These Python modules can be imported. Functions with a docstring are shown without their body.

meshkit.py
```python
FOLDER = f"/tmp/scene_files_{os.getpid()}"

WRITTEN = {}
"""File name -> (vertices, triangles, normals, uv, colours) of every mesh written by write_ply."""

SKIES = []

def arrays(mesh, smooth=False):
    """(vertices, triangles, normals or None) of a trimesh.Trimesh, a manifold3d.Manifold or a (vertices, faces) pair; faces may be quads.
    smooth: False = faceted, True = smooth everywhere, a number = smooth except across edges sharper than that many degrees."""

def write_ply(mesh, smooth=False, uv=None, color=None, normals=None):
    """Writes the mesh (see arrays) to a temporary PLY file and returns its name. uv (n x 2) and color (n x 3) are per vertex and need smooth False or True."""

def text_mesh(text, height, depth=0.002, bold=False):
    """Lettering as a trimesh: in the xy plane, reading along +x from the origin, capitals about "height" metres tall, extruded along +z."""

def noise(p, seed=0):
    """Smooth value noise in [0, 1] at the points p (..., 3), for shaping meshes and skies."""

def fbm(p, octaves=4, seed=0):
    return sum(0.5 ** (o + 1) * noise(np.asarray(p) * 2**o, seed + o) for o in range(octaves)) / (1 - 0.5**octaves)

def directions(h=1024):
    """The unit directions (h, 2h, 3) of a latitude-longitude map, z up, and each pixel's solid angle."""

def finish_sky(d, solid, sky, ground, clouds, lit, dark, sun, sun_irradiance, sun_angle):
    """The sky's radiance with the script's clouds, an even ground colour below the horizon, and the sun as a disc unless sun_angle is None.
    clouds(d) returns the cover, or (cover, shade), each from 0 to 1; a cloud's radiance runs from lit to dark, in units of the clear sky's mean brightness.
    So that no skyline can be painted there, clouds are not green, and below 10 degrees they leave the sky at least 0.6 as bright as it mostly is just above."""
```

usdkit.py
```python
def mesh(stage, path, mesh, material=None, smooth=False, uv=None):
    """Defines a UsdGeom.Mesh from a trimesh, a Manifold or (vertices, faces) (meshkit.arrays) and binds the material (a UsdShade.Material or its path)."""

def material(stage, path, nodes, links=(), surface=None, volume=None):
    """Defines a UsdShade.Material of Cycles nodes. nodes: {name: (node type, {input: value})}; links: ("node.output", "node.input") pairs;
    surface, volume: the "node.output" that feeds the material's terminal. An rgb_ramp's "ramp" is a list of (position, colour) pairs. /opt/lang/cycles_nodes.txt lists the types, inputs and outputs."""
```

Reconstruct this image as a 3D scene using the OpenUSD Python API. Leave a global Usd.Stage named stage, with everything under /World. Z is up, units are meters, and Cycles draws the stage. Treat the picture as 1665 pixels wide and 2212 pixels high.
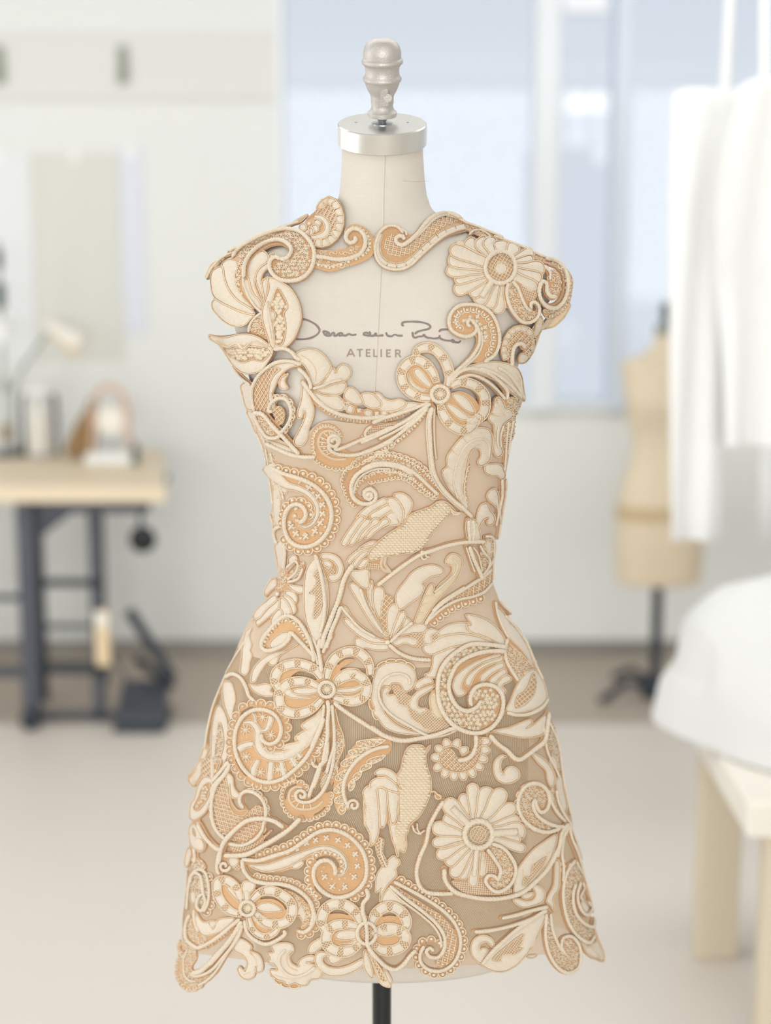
import math, random, numpy as np, trimesh, shapely, usdkit, meshkit
from shapely.geometry import Polygon, LineString, Point, MultiPolygon
from shapely.ops import unary_union
from scipy.spatial import Delaunay, cKDTree
from scipy.ndimage import gaussian_filter, map_coordinates
from pxr import Usd, UsdGeom, UsdLux, UsdShade, Gf, Sdf, Vt
random.seed(7); rng = np.random.default_rng(7)
stage = Usd.Stage.CreateInMemory()
UsdGeom.SetStageUpAxis(stage, 'Z'); UsdGeom.SetStageMetersPerUnit(stage, 1.0)
UsdGeom.Xform.Define(stage, '/World'); UsdGeom.Scope.Define(stage, '/World/Looks')

# ---------------- camera (picture 1665 x 2212) ----------------
FPX, CU, CV = 3600.0, 832.5, 1106.0
EYE = np.array([0.0, 0.0, 1.60]); PITCH = math.radians(10.33)
AP = 27.1
cam = UsdGeom.Camera.Define(stage, '/World/camera')
cam.AddTranslateOp().Set(Gf.Vec3d(*EYE)); cam.AddRotateXOp().Set(90 - math.degrees(PITCH))
cam.CreateHorizontalApertureAttr(AP); cam.CreateFocalLengthAttr(FPX / 1665 * AP)
cam.CreateFStopAttr(2.1); cam.CreateFocusDistanceAttr(1.83); cam.CreateClippingRangeAttr((0.05, 100.0))
cam.CreateExposureAttr(0.0)

# ---------------- sky, left window and added fill lights ----------------
dome = UsdLux.DomeLight.Define(stage, '/World/sky')
dome.CreateColorAttr(Gf.Vec3f(0.88, 0.935, 1.0)); dome.CreateIntensityAttr(0.26)
def area_light(name, w, h, inten, pos, rot, col=(0.965, 0.985, 1.0)):
    L = UsdLux.RectLight.Define(stage, '/World/' + name); L.CreateWidthAttr(w); L.CreateHeightAttr(h); L.CreateIntensityAttr(inten); L.CreateColorAttr(Gf.Vec3f(*col))
    L.AddTranslateOp().Set(Gf.Vec3d(*pos)); L.AddRotateXYZOp().Set(Gf.Vec3f(*rot)); return L
K1, K2, K3, K4, K5 = 2.1, 0.9, 9.2, 2.5, 0.85
area_light('window_daylight', 2.8, 2.0, K1, (-3.48, 1.5, 1.8), (0, -90, 0))          # left wall, beside the form
area_light('window_daylight_001', 2.2, 2.4, K2, (-3.48, 4.4, 1.3), (0, -90, 0))      # added fill before the solid left wall, brightens the back wall and floor
area_light('window_daylight_002', 7.4, 2.9, K3, (0.5, -11.9, 1.75), (90, 0, 0))       # unseen fill added far behind the camera, evens out back wall and dress
area_light('added_ceiling_fill', 5.0, 1.2, K4, (0.3, 3.2, 3.35), (0, 0, 0))               # added overhead fill out of view, lifts the back of the room
area_light('added_ceiling_fill_001', 4.0, 1.6, K5, (-0.4, -0.4, 3.35), (0, 0, 0))  # added overhead fill out of view, lights the dress from above and in front

# ---------------- helpers ----------------
CT, SN = math.cos(PITCH), math.sin(PITCH)
def ray(u, v):
    a = (np.asarray(u, float) - CU) / FPX; b = -(np.asarray(v, float) - CV) / FPX
    return np.stack([a, CT + b * SN, -SN + b * CT], -1)
def at_y(u, v, Y):
    d = ray(u, v); return EYE + d * (Y / d[..., 1])[..., None] if np.ndim(u) else EYE + d * (Y / d[1])
def at_z(u, v, z):
    d = ray(u, v); return EYE + d * ((z - EYE[2]) / d[2])
used = {}
def numbered(path):
    k = used.get(path, 0); used[path] = k + 1
    return path if k == 0 else f'{path}_{k:03d}'
def data(p, label=None, cat=None, group=None, kind=None):
    for k, v in (('label', label), ('category', cat), ('group', group), ('kind', kind)):
        if v: p.SetCustomDataByKey(k, v)
    return p
def thing(name, label, cat, loc=(0, 0, 0), rotz=0, group=None):
    x = UsdGeom.Xform.Define(stage, numbered('/World/' + name)); x.AddTranslateOp().Set(Gf.Vec3d(*map(float, loc)))
    if rotz: x.AddRotateZOp().Set(rotz)
    return data(x.GetPrim(), label, cat, group)
def obj(name, m, mat, parent=None, smooth=30, uv=None, **kw):
    base = parent.GetPath().pathString if parent else '/World'
    p = usdkit.mesh(stage, numbered(base + '/' + name), m, MAT[mat], smooth=smooth, uv=uv).GetPrim()
    return data(p, **kw)
def cat_(*ms): return trimesh.util.concatenate([m for m in ms])
def box(x0, x1, y0, y1, z0, z1, r=0.0):
    if r <= 0:
        m = trimesh.creation.box([x1 - x0, y1 - y0, z1 - z0]); m.apply_translation([(x0 + x1) / 2, (y0 + y1) / 2, (z0 + z1) / 2]); return m
    pts = []
    for X, sx in ((x0, 1), (x1, -1)):
        for Y, sy in ((y0, 1), (y1, -1)):
            for Z, sz in ((z0, 1), (z1, -1)):
                pts += [[X + sx * r, Y + sy * r, Z], [X + sx * r, Y, Z + sz * r], [X, Y + sy * r, Z + sz * r]]
    return trimesh.convex.convex_hull(np.array(pts))
def lathe(prof, n=48, c=(0, 0, 0)):
    prof = np.array(prof, float); a = np.linspace(0, 2 * np.pi, n, endpoint=False)
    V = np.stack([prof[:, None, 0] * np.cos(a), prof[:, None, 0] * np.sin(a), np.repeat(prof[:, 1:2], n, 1)], -1).reshape(-1, 3)
    k = len(prof); i, j = np.meshgrid(np.arange(k - 1), np.arange(n), indexing='ij'); j2 = (j + 1) % n
    F = np.stack([i * n + j, i * n + j2, (i + 1) * n + j2, (i + 1) * n + j], -1).reshape(-1, 4)
    F = np.vstack([F[:, [0, 1, 2]], F[:, [0, 2, 3]]])
    m = trimesh.Trimesh(V + np.array(c), F, process=False)
    m.merge_vertices(); m.update_faces(m.nondegenerate_faces()); return m
def tube3(P, r, n=10, closed=False, cap=True):
    P = np.asarray(P, float); k = len(P); r = np.broadcast_to(np.asarray(r, float), (k,))
    T = np.gradient(P, axis=0); T /= np.linalg.norm(T, axis=1, keepdims=True) + 1e-12
    ref = np.array([0.31, 0.17, 0.93]); A = np.cross(T, ref); A /= np.linalg.norm(A, axis=1, keepdims=True) + 1e-9; B = np.cross(T, A)
    a = np.linspace(0, 2 * np.pi, n, endpoint=False)
    V = (P[:, None] + r[:, None, None] * (np.cos(a)[None, :, None] * A[:, None] + np.sin(a)[None, :, None] * B[:, None])).reshape(-1, 3)
    i, j = np.meshgrid(np.arange(k - 1), np.arange(n), indexing='ij'); j2 = (j + 1) % n
    F = np.stack([i * n + j, i * n + j2, (i + 1) * n + j2, (i + 1) * n + j], -1).reshape(-1, 4); F = np.vstack([F[:, [0, 1, 2]], F[:, [0, 2, 3]]])
    if cap:
        V = np.vstack([V, P[:1], P[-1:]]); q = np.arange(n); e = (k - 1) * n
        F = np.vstack([F, np.stack([np.full(n, k * n), (q + 1) % n, q], 1), np.stack([np.full(n, k * n + 1), e + q, e + (q + 1) % n], 1)])
    m = trimesh.Trimesh(V, F, process=False); m.fix_normals(); return m
def crspline(P, closed=False, step=4.0):
    P = np.asarray(P, float); n = len(P)
    if n < 3 and not closed: Q = P
    else:
        ext = np.vstack([P[-1], P, P[:2]]) if closed else np.vstack([2 * P[0] - P[1], P, 2 * P[-1] - P[-2]])
        out = []; m = n if closed else n - 1
        for i in range(m):
            p0, p1, p2, p3 = ext[i:i + 4]
            t0 = 0; t1 = t0 + max(np.linalg.norm(p1 - p0), 1e-6) ** .5; t2 = t1 + max(np.linalg.norm(p2 - p1), 1e-6) ** .5; t3 = t2 + max(np.linalg.norm(p3 - p2), 1e-6) ** .5
            t = np.linspace(t1, t2, 10, endpoint=False)[:, None]
            a1 = (t1 - t) / (t1 - t0) * p0 + (t - t0) / (t1 - t0) * p1; a2 = (t2 - t) / (t2 - t1) * p1 + (t - t1) / (t2 - t1) * p2; a3 = (t3 - t) / (t3 - t2) * p2 + (t - t2) / (t3 - t2) * p3
            b1 = (t2 - t) / (t2 - t0) * a1 + (t - t0) / (t2 - t0) * a2; b2 = (t3 - t) / (t3 - t1) * a2 + (t - t1) / (t3 - t1) * a3
            out.append((t2 - t) / (t2 - t1) * b1 + (t - t1) / (t2 - t1) * b2)
        Q = np.vstack(out + ([] if closed else [P[-1:]]))
    return resample(Q, step, closed)
def resample(Q, step, closed=False):
    if closed: Q = np.vstack([Q, Q[:1]])
    s = np.r_[0, np.cumsum(np.linalg.norm(np.diff(Q, axis=0), axis=1))]
    n = max(int(round(s[-1] / step)), 3 if closed else 1)
    t = np.linspace(0, s[-1], n + 1)
    R = np.stack([np.interp(t, s, Q[:, k]) for k in range(Q.shape[1])], 1)
    return R[:-1] if closed else R

# ---------------- materials ----------------
MAT = {}
def srgb(r, g, b): return tuple(((c / 255) / 12.92 if c / 255 < .04045 else ((c / 255 + .055) / 1.055) ** 2.4) for c in (r, g, b))
def mat_plain(name, rgb, rough=.6, metal=0.0, var=.0, scale=6.0, bump=0.0, bscale=60.0, **pb):
    c = srgb(*rgb); hi = tuple(min(1, x * (1 + var)) for x in c); lo = tuple(x * (1 - var) for x in c)
    N = {'tc': ('texture_coordinate', {}), 'n': ('noise_texture', {'scale': scale, 'detail': 3.0}), 'm': ('mix', {'color1': lo, 'color2': hi}),
         'p': ('principled_bsdf', {'roughness': rough, 'metallic': metal, **pb})}
    L = [('tc.object', 'n.vector'), ('n.fac', 'm.fac'), ('m.color', 'p.base_color')]
    if bump:
        N['bn'] = ('noise_texture', {'scale': bscale, 'detail': 2.0}); N['b'] = ('bump', {'strength': bump, 'distance': .002})
        L += [('tc.object', 'bn.vector'), ('bn.fac', 'b.height'), ('b.normal', 'p.normal')]
    MAT[name] = usdkit.material(stage, '/World/Looks/' + name, N, L, 'p.BSDF')
def mat_weave(name, rgb, period=1.2e-3, depth=.35, rough=.75, var=.05, sheen=.15):
    """plain-woven cloth: crossed threads in object space"""
    c = srgb(*rgb); s = .314 / period
    N = {'tc': ('texture_coordinate', {}), 'wx': ('wave_texture', {'wave_type': 'bands', 'bands_direction': 'x', 'scale': s, 'distortion': 1.2, 'detail': 1.0, 'detail_scale': 1.0}),
         'wz': ('wave_texture', {'wave_type': 'bands', 'bands_direction': 'z', 'scale': s, 'distortion': 1.2, 'detail': 1.0, 'detail_scale': 1.0}),
         'a': ('math', {'math_type': 'add'}), 'b': ('bump', {'strength': depth, 'distance': .0004}), 'n': ('noise_texture', {'scale': 14.0, 'detail': 4.0}),
         'm': ('mix', {'color1': tuple(x * (1 - var) for x in c), 'color2': tuple(min(1, x * (1 + var)) for x in c)}),
         'p': ('principled_bsdf', {'roughness': rough, 'sheen_weight': sheen, 'specular_ior_level': .25})}
    L = [('tc.object', 'wx.vector'), ('tc.object', 'wz.vector'), ('tc.object', 'n.vector'), ('wx.fac', 'a.value1'), ('wz.fac', 'a.value2'), ('a.value', 'b.height'), ('b.normal', 'p.normal'), ('n.fac', 'm.fac'), ('m.color', 'p.base_color')]
    MAT[name] = usdkit.material(stage, '/World/Looks/' + name, N, L, 'p.BSDF')
def mat_satin(name, rgb, period=.019, depth=.36):
    """satin stitch: parallel threads along the second texture coordinate (100 px units)"""
    c = srgb(*rgb)
    N = {'tc': ('texture_coordinate', {}), 'w': ('wave_texture', {'wave_type': 'bands', 'bands_direction': 'x', 'scale': .314 / period, 'distortion': 2.2, 'detail': 2.0, 'detail_scale': .6, 'detail_roughness': .6}),
         'mp': ('mapping', {'scale': (46.0, 5.0, 1.0)}), 'n': ('noise_texture', {'scale': 1.0, 'detail': 2.0}), 'a': ('math', {'math_type': 'add'}),
         'b': ('bump', {'strength': depth, 'distance': .0007}), 'm': ('mix', {'color1': tuple(x * .9 for x in c), 'color2': tuple(min(1, x * 1.08) for x in c)}),
         'p': ('principled_bsdf', {'roughness': .52, 'sheen_weight': .12, 'specular_ior_level': .3})}
    L = [('tc.UV', 'w.vector'), ('tc.UV', 'mp.vector'), ('mp.vector', 'n.vector'), ('w.fac', 'a.value1'), ('n.fac', 'a.value2'), ('a.value', 'b.height'), ('b.normal', 'p.normal'), ('n.fac', 'm.fac'), ('m.color', 'p.base_color')]
    MAT[name] = usdkit.material(stage, '/World/Looks/' + name, N, L, 'p.BSDF')
def mat_net(name, rgb, cover, period, tint):
    """fine net: threads along both diagonals, open between them"""
    c = srgb(*rgb); s = .314 / period
    N = {'tc': ('texture_coordinate', {}), 'r': ('mapping', {'rotation': (0.0, 0.0, .72)}),
         'wx': ('wave_texture', {'bands_direction': 'x', 'scale': s, 'distortion': .8, 'detail': 1.0, 'detail_scale': 2.0}), 'wy': ('wave_texture', {'bands_direction': 'y', 'scale': s, 'distortion': .8, 'detail': 1.0, 'detail_scale': 2.0}),
         'mx': ('math', {'math_type': 'maximum'}), 'k': ('map_range', {'from_min': .45, 'from_max': .95, 'to_min': cover[0], 'to_max': cover[1], 'clamp': True}),
         'd': ('principled_bsdf', {'base_color': c, 'roughness': .8, 'specular_ior_level': .1}), 'tl': ('translucent_bsdf', {'color': c}), 'dm': ('mix_closure', {'fac': .25}),
         't': ('transparent_bsdf', {'color': tint}), 'x': ('mix_closure', {})}
    L = [('tc.UV', 'r.vector'), ('r.vector', 'wx.vector'), ('r.vector', 'wy.vector'), ('wx.fac', 'mx.value1'), ('wy.fac', 'mx.value2'), ('mx.value', 'k.value'), ('k.result', 'x.fac'),
         ('t.BSDF', 'x.closure1'), ('d.BSDF', 'dm.closure1'), ('tl.BSDF', 'dm.closure2'), ('dm.closure', 'x.closure2')]
    MAT[name] = usdkit.material(stage, '/World/Looks/' + name, N, L, 'x.closure')
mat_satin('satin', (228, 213, 194)); mat_satin('satin_warm', (224, 203, 173))
mat_plain('cord', (226, 210, 188), .6, var=.08, scale=300., bump=.35, bscale=900., sheen_weight=.15, specular_ior_level=.25)
mat_plain('thread', (230, 212, 186), .55, var=.06, scale=300., specular_ior_level=.3)
mat_plain('outline', (226, 202, 170), .6, var=.06, scale=300., specular_ior_level=.2)
mat_plain('bead', (230, 214, 192), .5, var=.05, scale=200., specular_ior_level=.3)
mat_weave('ground_orange', (220, 176, 132), 1.1e-3, .5, .8, .10)
mat_weave('ground', (211, 168, 127), 1.1e-3, .5, .8, .10)
mat_weave('ground_pale', (212, 172, 130), 1.3e-3, .6, .8, .08)
mat_weave('linen', (219, 210, 198), .9e-3, .18, .7, .025)
mat_plain('seam', (206, 188, 164), .8)
mat_plain('ink', (142, 126, 120), .7, var=.2, scale=400.)
mat_plain('ink_soft', (162, 144, 134), .7, var=.15, scale=400.)
mat_net('net', (226, 201, 170), (.28, .88), .030, (.93, .90, .86))
mat_net('illusion', (240, 217, 192), (.86, .95), .016, (.96, .93, .9))
mat_plain('inside_shade', (150, 126, 100), .9)  # shade put into the brown inside the left shoulder seam and right sleeve
def mat_brushed(name, rgb, rough):
    N = {'tc': ('texture_coordinate', {}), 'mp': ('mapping', {'scale': (3., 3., 900.)}), 'n': ('noise_texture', {'scale': 1., 'detail': 3.}), 'b': ('bump', {'strength': .12, 'distance': .0004}),
         'p': ('principled_bsdf', {'base_color': srgb(*rgb), 'metallic': 1.0, 'roughness': rough, 'anisotropic': .6})}
    MAT[name] = usdkit.material(stage, '/World/Looks/' + name, N, [('tc.object', 'mp.vector'), ('mp.vector', 'n.vector'), ('n.fac', 'b.height'), ('b.normal', 'p.normal')], 'p.BSDF')
mat_brushed('aluminium', (232, 230, 226), .28)
mat_plain('cast_metal', (198, 192, 187), .48, .55, .05, 60., .25, 500.)
mat_plain('steel', (190, 192, 196), .3, 1.0)
mat_plain('black_paint', (14, 20, 20), .4)

# ---------------- shape of the form and of the dress ----------------
YM = 1.90                                    # depth of the form's axis
def z_of(v): return EYE[2] + YM * (-SN - (np.asarray(v, float) - CV) / FPX * CT) / (CT - (np.asarray(v, float) - CV) / FPX * SN)
def x_of(u, v): return (u - CU) / FPX * YM / (CT - (v - CV) / FPX * SN)
def table(rows):
    r = np.array(rows, float); z = z_of(r[:, 0]); o = np.argsort(z); xl, xr = x_of(r[:, 1], r[:, 0]), x_of(r[:, 2], r[:, 0])
    return z[o], ((xl + xr) / 2)[o], ((xr - xl) / 2)[o]
DRESS = table([(240, 732, 922), (320, 730, 922), (380, 728, 925), (420, 724, 930), (450, 712, 942), (470, 690, 962), (490, 650, 1000), (520, 585, 1075), (550, 520, 1145), (575, 472, 1200), (600, 454, 1222), (640, 462, 1222),
    (680, 478, 1188), (720, 492, 1160), (760, 508, 1145), (800, 520, 1130), (860, 535, 1120), (920, 553, 1108), (1000, 578, 1094), (1100, 590, 1078), (1200, 603, 1062), (1250, 600, 1060), (1300, 573, 1078), (1350, 535, 1108),
    (1400, 512, 1138), (1480, 482, 1168), (1560, 464, 1192), (1650, 440, 1213), (1750, 420, 1230), (1850, 410, 1248), (1950, 400, 1268), (2050, 392, 1292), (2140, 384, 1306)])
FORM = table([(240, 732, 922), (320, 730, 922), (380, 728, 925), (420, 724, 930), (450, 714, 940), (470, 692, 960), (490, 655, 995), (520, 595, 1065), (550, 532, 1133), (575, 486, 1188), (600, 470, 1206), (640, 478, 1200),
    (680, 492, 1172), (720, 504, 1150), (760, 518, 1136), (800, 528, 1122), (860, 541, 1112), (920, 559, 1102), (1000, 583, 1088), (1100, 595, 1072), (1200, 608, 1056), (1250, 606, 1054), (1300, 582, 1072), (1350, 552, 1100),
    (1400, 532, 1124), (1480, 515, 1145), (1600, 515, 1150), (1800, 528, 1145), (2000, 542, 1138), (2200, 550, 1132)])
def prof(rows): r = np.array(rows, float); z = z_of(r[:, 0]); o = np.argsort(z); return z[o], r[o, 1]
DF = prof([(240, .052), (380, .053), (450, .060), (490, .068), (550, .082), (600, .090), (700, .100), (800, .106), (880, .108), (960, .104), (1050, .098), (1150, .090), (1230, .086), (1300, .091), (1400, .103), (1500, .114), (1650, .128), (1850, .142), (2060, .154), (2150, .158)])
DFF = prof([(240, .052), (380, .053), (450, .060), (490, .068), (550, .082), (600, .090), (700, .100), (800, .106), (880, .108), (960, .104), (1050, .098), (1150, .090), (1230, .086), (1300, .091), (1400, .100), (1500, .102), (1700, .098), (2000, .092), (2200, .088)])
DB = prof([(240, .050), (450, .062), (550, .085), (700, .095), (900, .09), (1230, .072), (1400, .1), (1600, .12), (2150, .11)])
EX = prof([(240, 2.), (460, 2.), (560, 2.5), (700, 2.6), (900, 2.4), (1230, 2.2), (1500, 2.1), (2150, 2.05)])
ZB = float(z_of(880)); 
def bust(x, z):
    b = 0
    for cx in (-.084, .078): b = b + .024 * np.exp(-((x - cx) / .052) ** 2 - ((z - ZB) / np.where(z > ZB, .085, .055)) ** 2)
    return b
def front(x, z, T=DRESS, D=DF, inset=0.0):
    c, w = np.interp(z, T[0], T[1]), np.interp(z, T[0], T[2]) - inset
    d, n = np.interp(z, *D) - inset, np.interp(z, *EX)
    q = np.clip(np.abs(x - c) / w, 0, 1); k = np.maximum(1 - q ** n, 0) ** (1 / n)
    return YM - d * k - bust(x, z) * k
# table of surface points seen through a front elevation of the dress (u, v in picture units)
GU, GV, GS = 340, 400, 3.0
_u = np.arange(GU, 1352, GS); _v = np.arange(GV, 2196, GS)
_D = ray(*np.meshgrid(_u, _v)); _D = _D / _D[..., 1:2]
def _g(Y): P = EYE + _D * Y[..., None]; return Y - front(P[..., 0], P[..., 2])
_lo = np.full(_D.shape[:2], 1.60); _hi = np.full(_D.shape[:2], YM); _done = np.zeros(_D.shape[:2], bool)
_prev = _lo.copy()
for y in np.linspace(1.60, YM, 61)[1:]:
    Y = np.full(_D.shape[:2], y); hit = (_g(Y) >= 0) & ~_done
    _lo[hit] = _prev[hit]; _hi[hit] = y; _done |= hit; _prev = np.where(_done, _prev, Y)
for _ in range(16):
    mid = (_lo + _hi) / 2; s = _g(mid) >= 0; _hi = np.where(s, mid, _hi); _lo = np.where(s, _lo, mid)
_hi = np.minimum(_hi, YM - .002)
_Y = gaussian_filter(_hi, .8)
_P = EYE + _D * _Y[..., None]
_Ps = np.stack([gaussian_filter(_P[..., k], 3.0) for k in range(3)], -1)
_N = np.cross(np.gradient(_Ps, axis=1), np.gradient(_Ps, axis=0)); _N *= np.where((_N * _D).sum(-1, keepdims=True) > 0, -1, 1)
_N /= np.linalg.norm(_N, axis=-1, keepdims=True) + 1e-12
_V = -_D / np.linalg.norm(_D, axis=-1, keepdims=True)
_N = _N + _V * .35; _N /= np.linalg.norm(_N, axis=-1, keepdims=True)
PX = 0.00051                                  # one picture unit on the dress, in metres
def surf(uv):
    q = [(np.asarray(uv)[:, 1] - GV) / GS, (np.asarray(uv)[:, 0] - GU) / GS]
    return np.stack([map_coordinates(_P[..., k], q, order=1, mode='nearest') for k in range(3)], 1), np.stack([map_coordinates(_N[..., k], q, order=1, mode='nearest') for k in range(3)], 1)
def lift(uv, h):
    P, N = surf(uv); return P + N * (np.asarray(h, float) * PX)[..., None] if np.ndim(h) else P + N * (h * PX)

# ---------------- embroidery pieces (traced in picture units, laid on the dress surface) ----------------
REG = {'A': (430, 400, 1665 / 420), 'B': (830, 430, 1665 / 420), 'C': (430, 700, 1665 / 420), 'D': (780, 720, 1665 / 420), 'E': (530, 1000, 1665 / 360), 'F': (780, 1000, 1665 / 360),
       'G': (430, 1300, 1665 / 400), 'H': (800, 1300, 1665 / 450), 'I': (380, 1600, 1665 / 460), 'J': (800, 1580, 1665 / 450), 'K': (370, 1850, 1665 / 480), 'L': (820, 1850, 1665 / 510),
       'N': (640, 60, 1665 / 400), 'P': (380, 1640, 8.325), 'Q': (1080, 1560, 3.8125), 'S': (1000, 800, 4.094), 'U': (500, 780, 3.8125), 'V': (380, 1880, 8.325), 'W': (630, 670, 4.3816), '0': (0, 0, 1.0)}
MOTIFS = []; M = None; R = None
def begin(name, reg, layer=0, label=None, ground='ground', edge=1.3):
    global M, R
    M = dict(name=name, layer=layer, label=label, ground=ground, edge=edge, panels=[], bands=[], cords=[], threads={}, beads=[], g=[], big=[]); MOTIFS.append(M); R = reg
def reg(r):
    global R; R = r
def pt(s):
    if not isinstance(s, str): return np.asarray(s, float)
    ox, oy, k = REG[R]
    return np.array([[float(q) for q in w.split(',')] for w in s.split()]) / k + [ox, oy]
def thread(path, r, h, kind='outline_thread'): M['threads'].setdefault(kind, []).append((np.asarray(path), r, h))
def poly_of(s, sp=True, step=4.0): return crspline(pt(s), True, step) if sp else resample(pt(s), step, True)
APART = {'petal', 'feather', 'wing_feather', 'tail_feather', 'plume', 'leaf_lobe', 'wing'}
def step_of(g): return min(4.0, max(2.0, g.length / 14))
def P(name, s, puff=2.4, h=1.6, ang=None, line=1.5, mat='satin', sp=True, hole=()):
    q = poly_of(s, sp)
    if name in APART:                       # neighbouring petals and feathers butt against one another with a groove between
        old = unary_union([Polygon(p[1]).buffer(0).buffer(1.1) for p in M['panels'] if p[0] == name]); g = Polygon(q).buffer(0).difference(old); g = max(getattr(g, 'geoms', [g]), key=lambda x: x.area).buffer(-.7).buffer(.7)
        g = max(getattr(g, 'geoms', [g]), key=lambda x: x.area)
        if g.area < 25: return
        q = resample(np.array(g.exterior.coords)[:-1], step_of(g), True)
    ho = [poly_of(x) for x in ([hole] if isinstance(hole, str) else hole)]; M['panels'].append((name, q, h, puff, ang, mat, ho))
    for x in ho: thread(np.vstack([x, x[:1]]), line * .8, h - .3)
    if line: thread(np.vstack([q, q[:1]]), line * .85, h - .5)
def B(name, s, w, puff=2.4, h=1.6, line=1.5, mat='satin'):
    q = crspline(pt(s), False, 4.0); t = np.linspace(0, 1, len(q)); w = np.interp(t, np.linspace(0, 1, len(np.atleast_1d(w))), np.atleast_1d(w))
    M['bands'].append((name, q, w, h, puff, mat)); a, b = sides(q, w)
    if line: thread(np.vstack([a, b[::-1], a[:1]]), line * .85, h - .4)
def sides(q, w):
    t = np.gradient(q, axis=0); t /= np.linalg.norm(t, axis=1, keepdims=True) + 1e-9; n = np.stack([-t[:, 1], t[:, 0]], 1) * (np.asarray(w) / 2)[:, None]
    return q + n, q - n
def C(s, r=5.5, h=0.0, name='cord', closed=False):
    r *= .9; M['cords'].append((name, crspline(pt(s), closed, r * .42), r, h))
def T(s, r=1.6, h=1.0, kind='outline_thread', sp=True): thread(crspline(pt(s), False, 3.5) if sp else resample(pt(s), 3.5), r, h, kind)
def G(s, sp=True): M['g'].append(poly_of(s, sp))
def BEAD(x, y, r, h=1.0): M['beads'].append((x, y, r, h))
def SC(s, size=14.0, side=1, fill='bead', height=.85, h=.8, r=1.5):
    """scalloped edging along a path: loops of thread with a knot or star stitch in each"""
    q = crspline(pt(s), False, 1.0); L = len(q) - 1; n = max(1, int(round(L / size))); e = L / n
    for i in range(n):
        a, b = q[int(round(i * e))], q[int(round((i + 1) * e))]; d = b - a; l = np.linalg.norm(d); d = d / (l + 1e-9); nn = np.array([d[1], -d[0]]) * side; hh = size * height
        th = np.linspace(0, np.pi, 9); x = -np.cos(th) * .5 * 1.06; y = np.sin(th) ** .7
        path = (a + b) / 2 + x[:, None] * l * d + y[:, None] * hh * nn
        c = (a + b) / 2 + nn * hh * .48
        if fill == 'petal':
            p = (a + b) / 2 + np.stack([np.r_[-.5, x, .5] * l * .94, np.r_[-.1, y, -.1] * hh], 1) @ np.stack([d, nn])
            M['panels'].append(('petal', resample(p, 3.0, True), 1.4, 2.0, math.atan2(d[1], d[0]), 'satin', [])); thread(np.vstack([p, p[:1]]), 1.3, 1.6)
        else:
            thread(path, r, h + .8, 'scalloped_thread'); M['g'].append(np.vstack([path, a[None], b[None]])[[9] + list(range(9)) + [10]])
            if fill == 'bead': BEAD(*c, size * .24, h)
            elif fill == 'x': star(c, size * .26, 3, h, .9)
def star(c, s, k=4, h=1.0, r=1.2, a0=None):
    a0 = rng.uniform(0, 3) if a0 is None else a0
    for i in range(k):
        a = a0 + i * np.pi / k; d = np.array([np.cos(a), np.sin(a)]) * s; thread([c - d, c, c + d], r, h + (.5 if i else .2), 'star_stitch')
def clip(poly, line):
    g = poly.intersection(LineString(line)); return [np.array(l.coords) for l in getattr(g, 'geoms', [g]) if l.geom_type == 'LineString' and l.length > 3]
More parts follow.
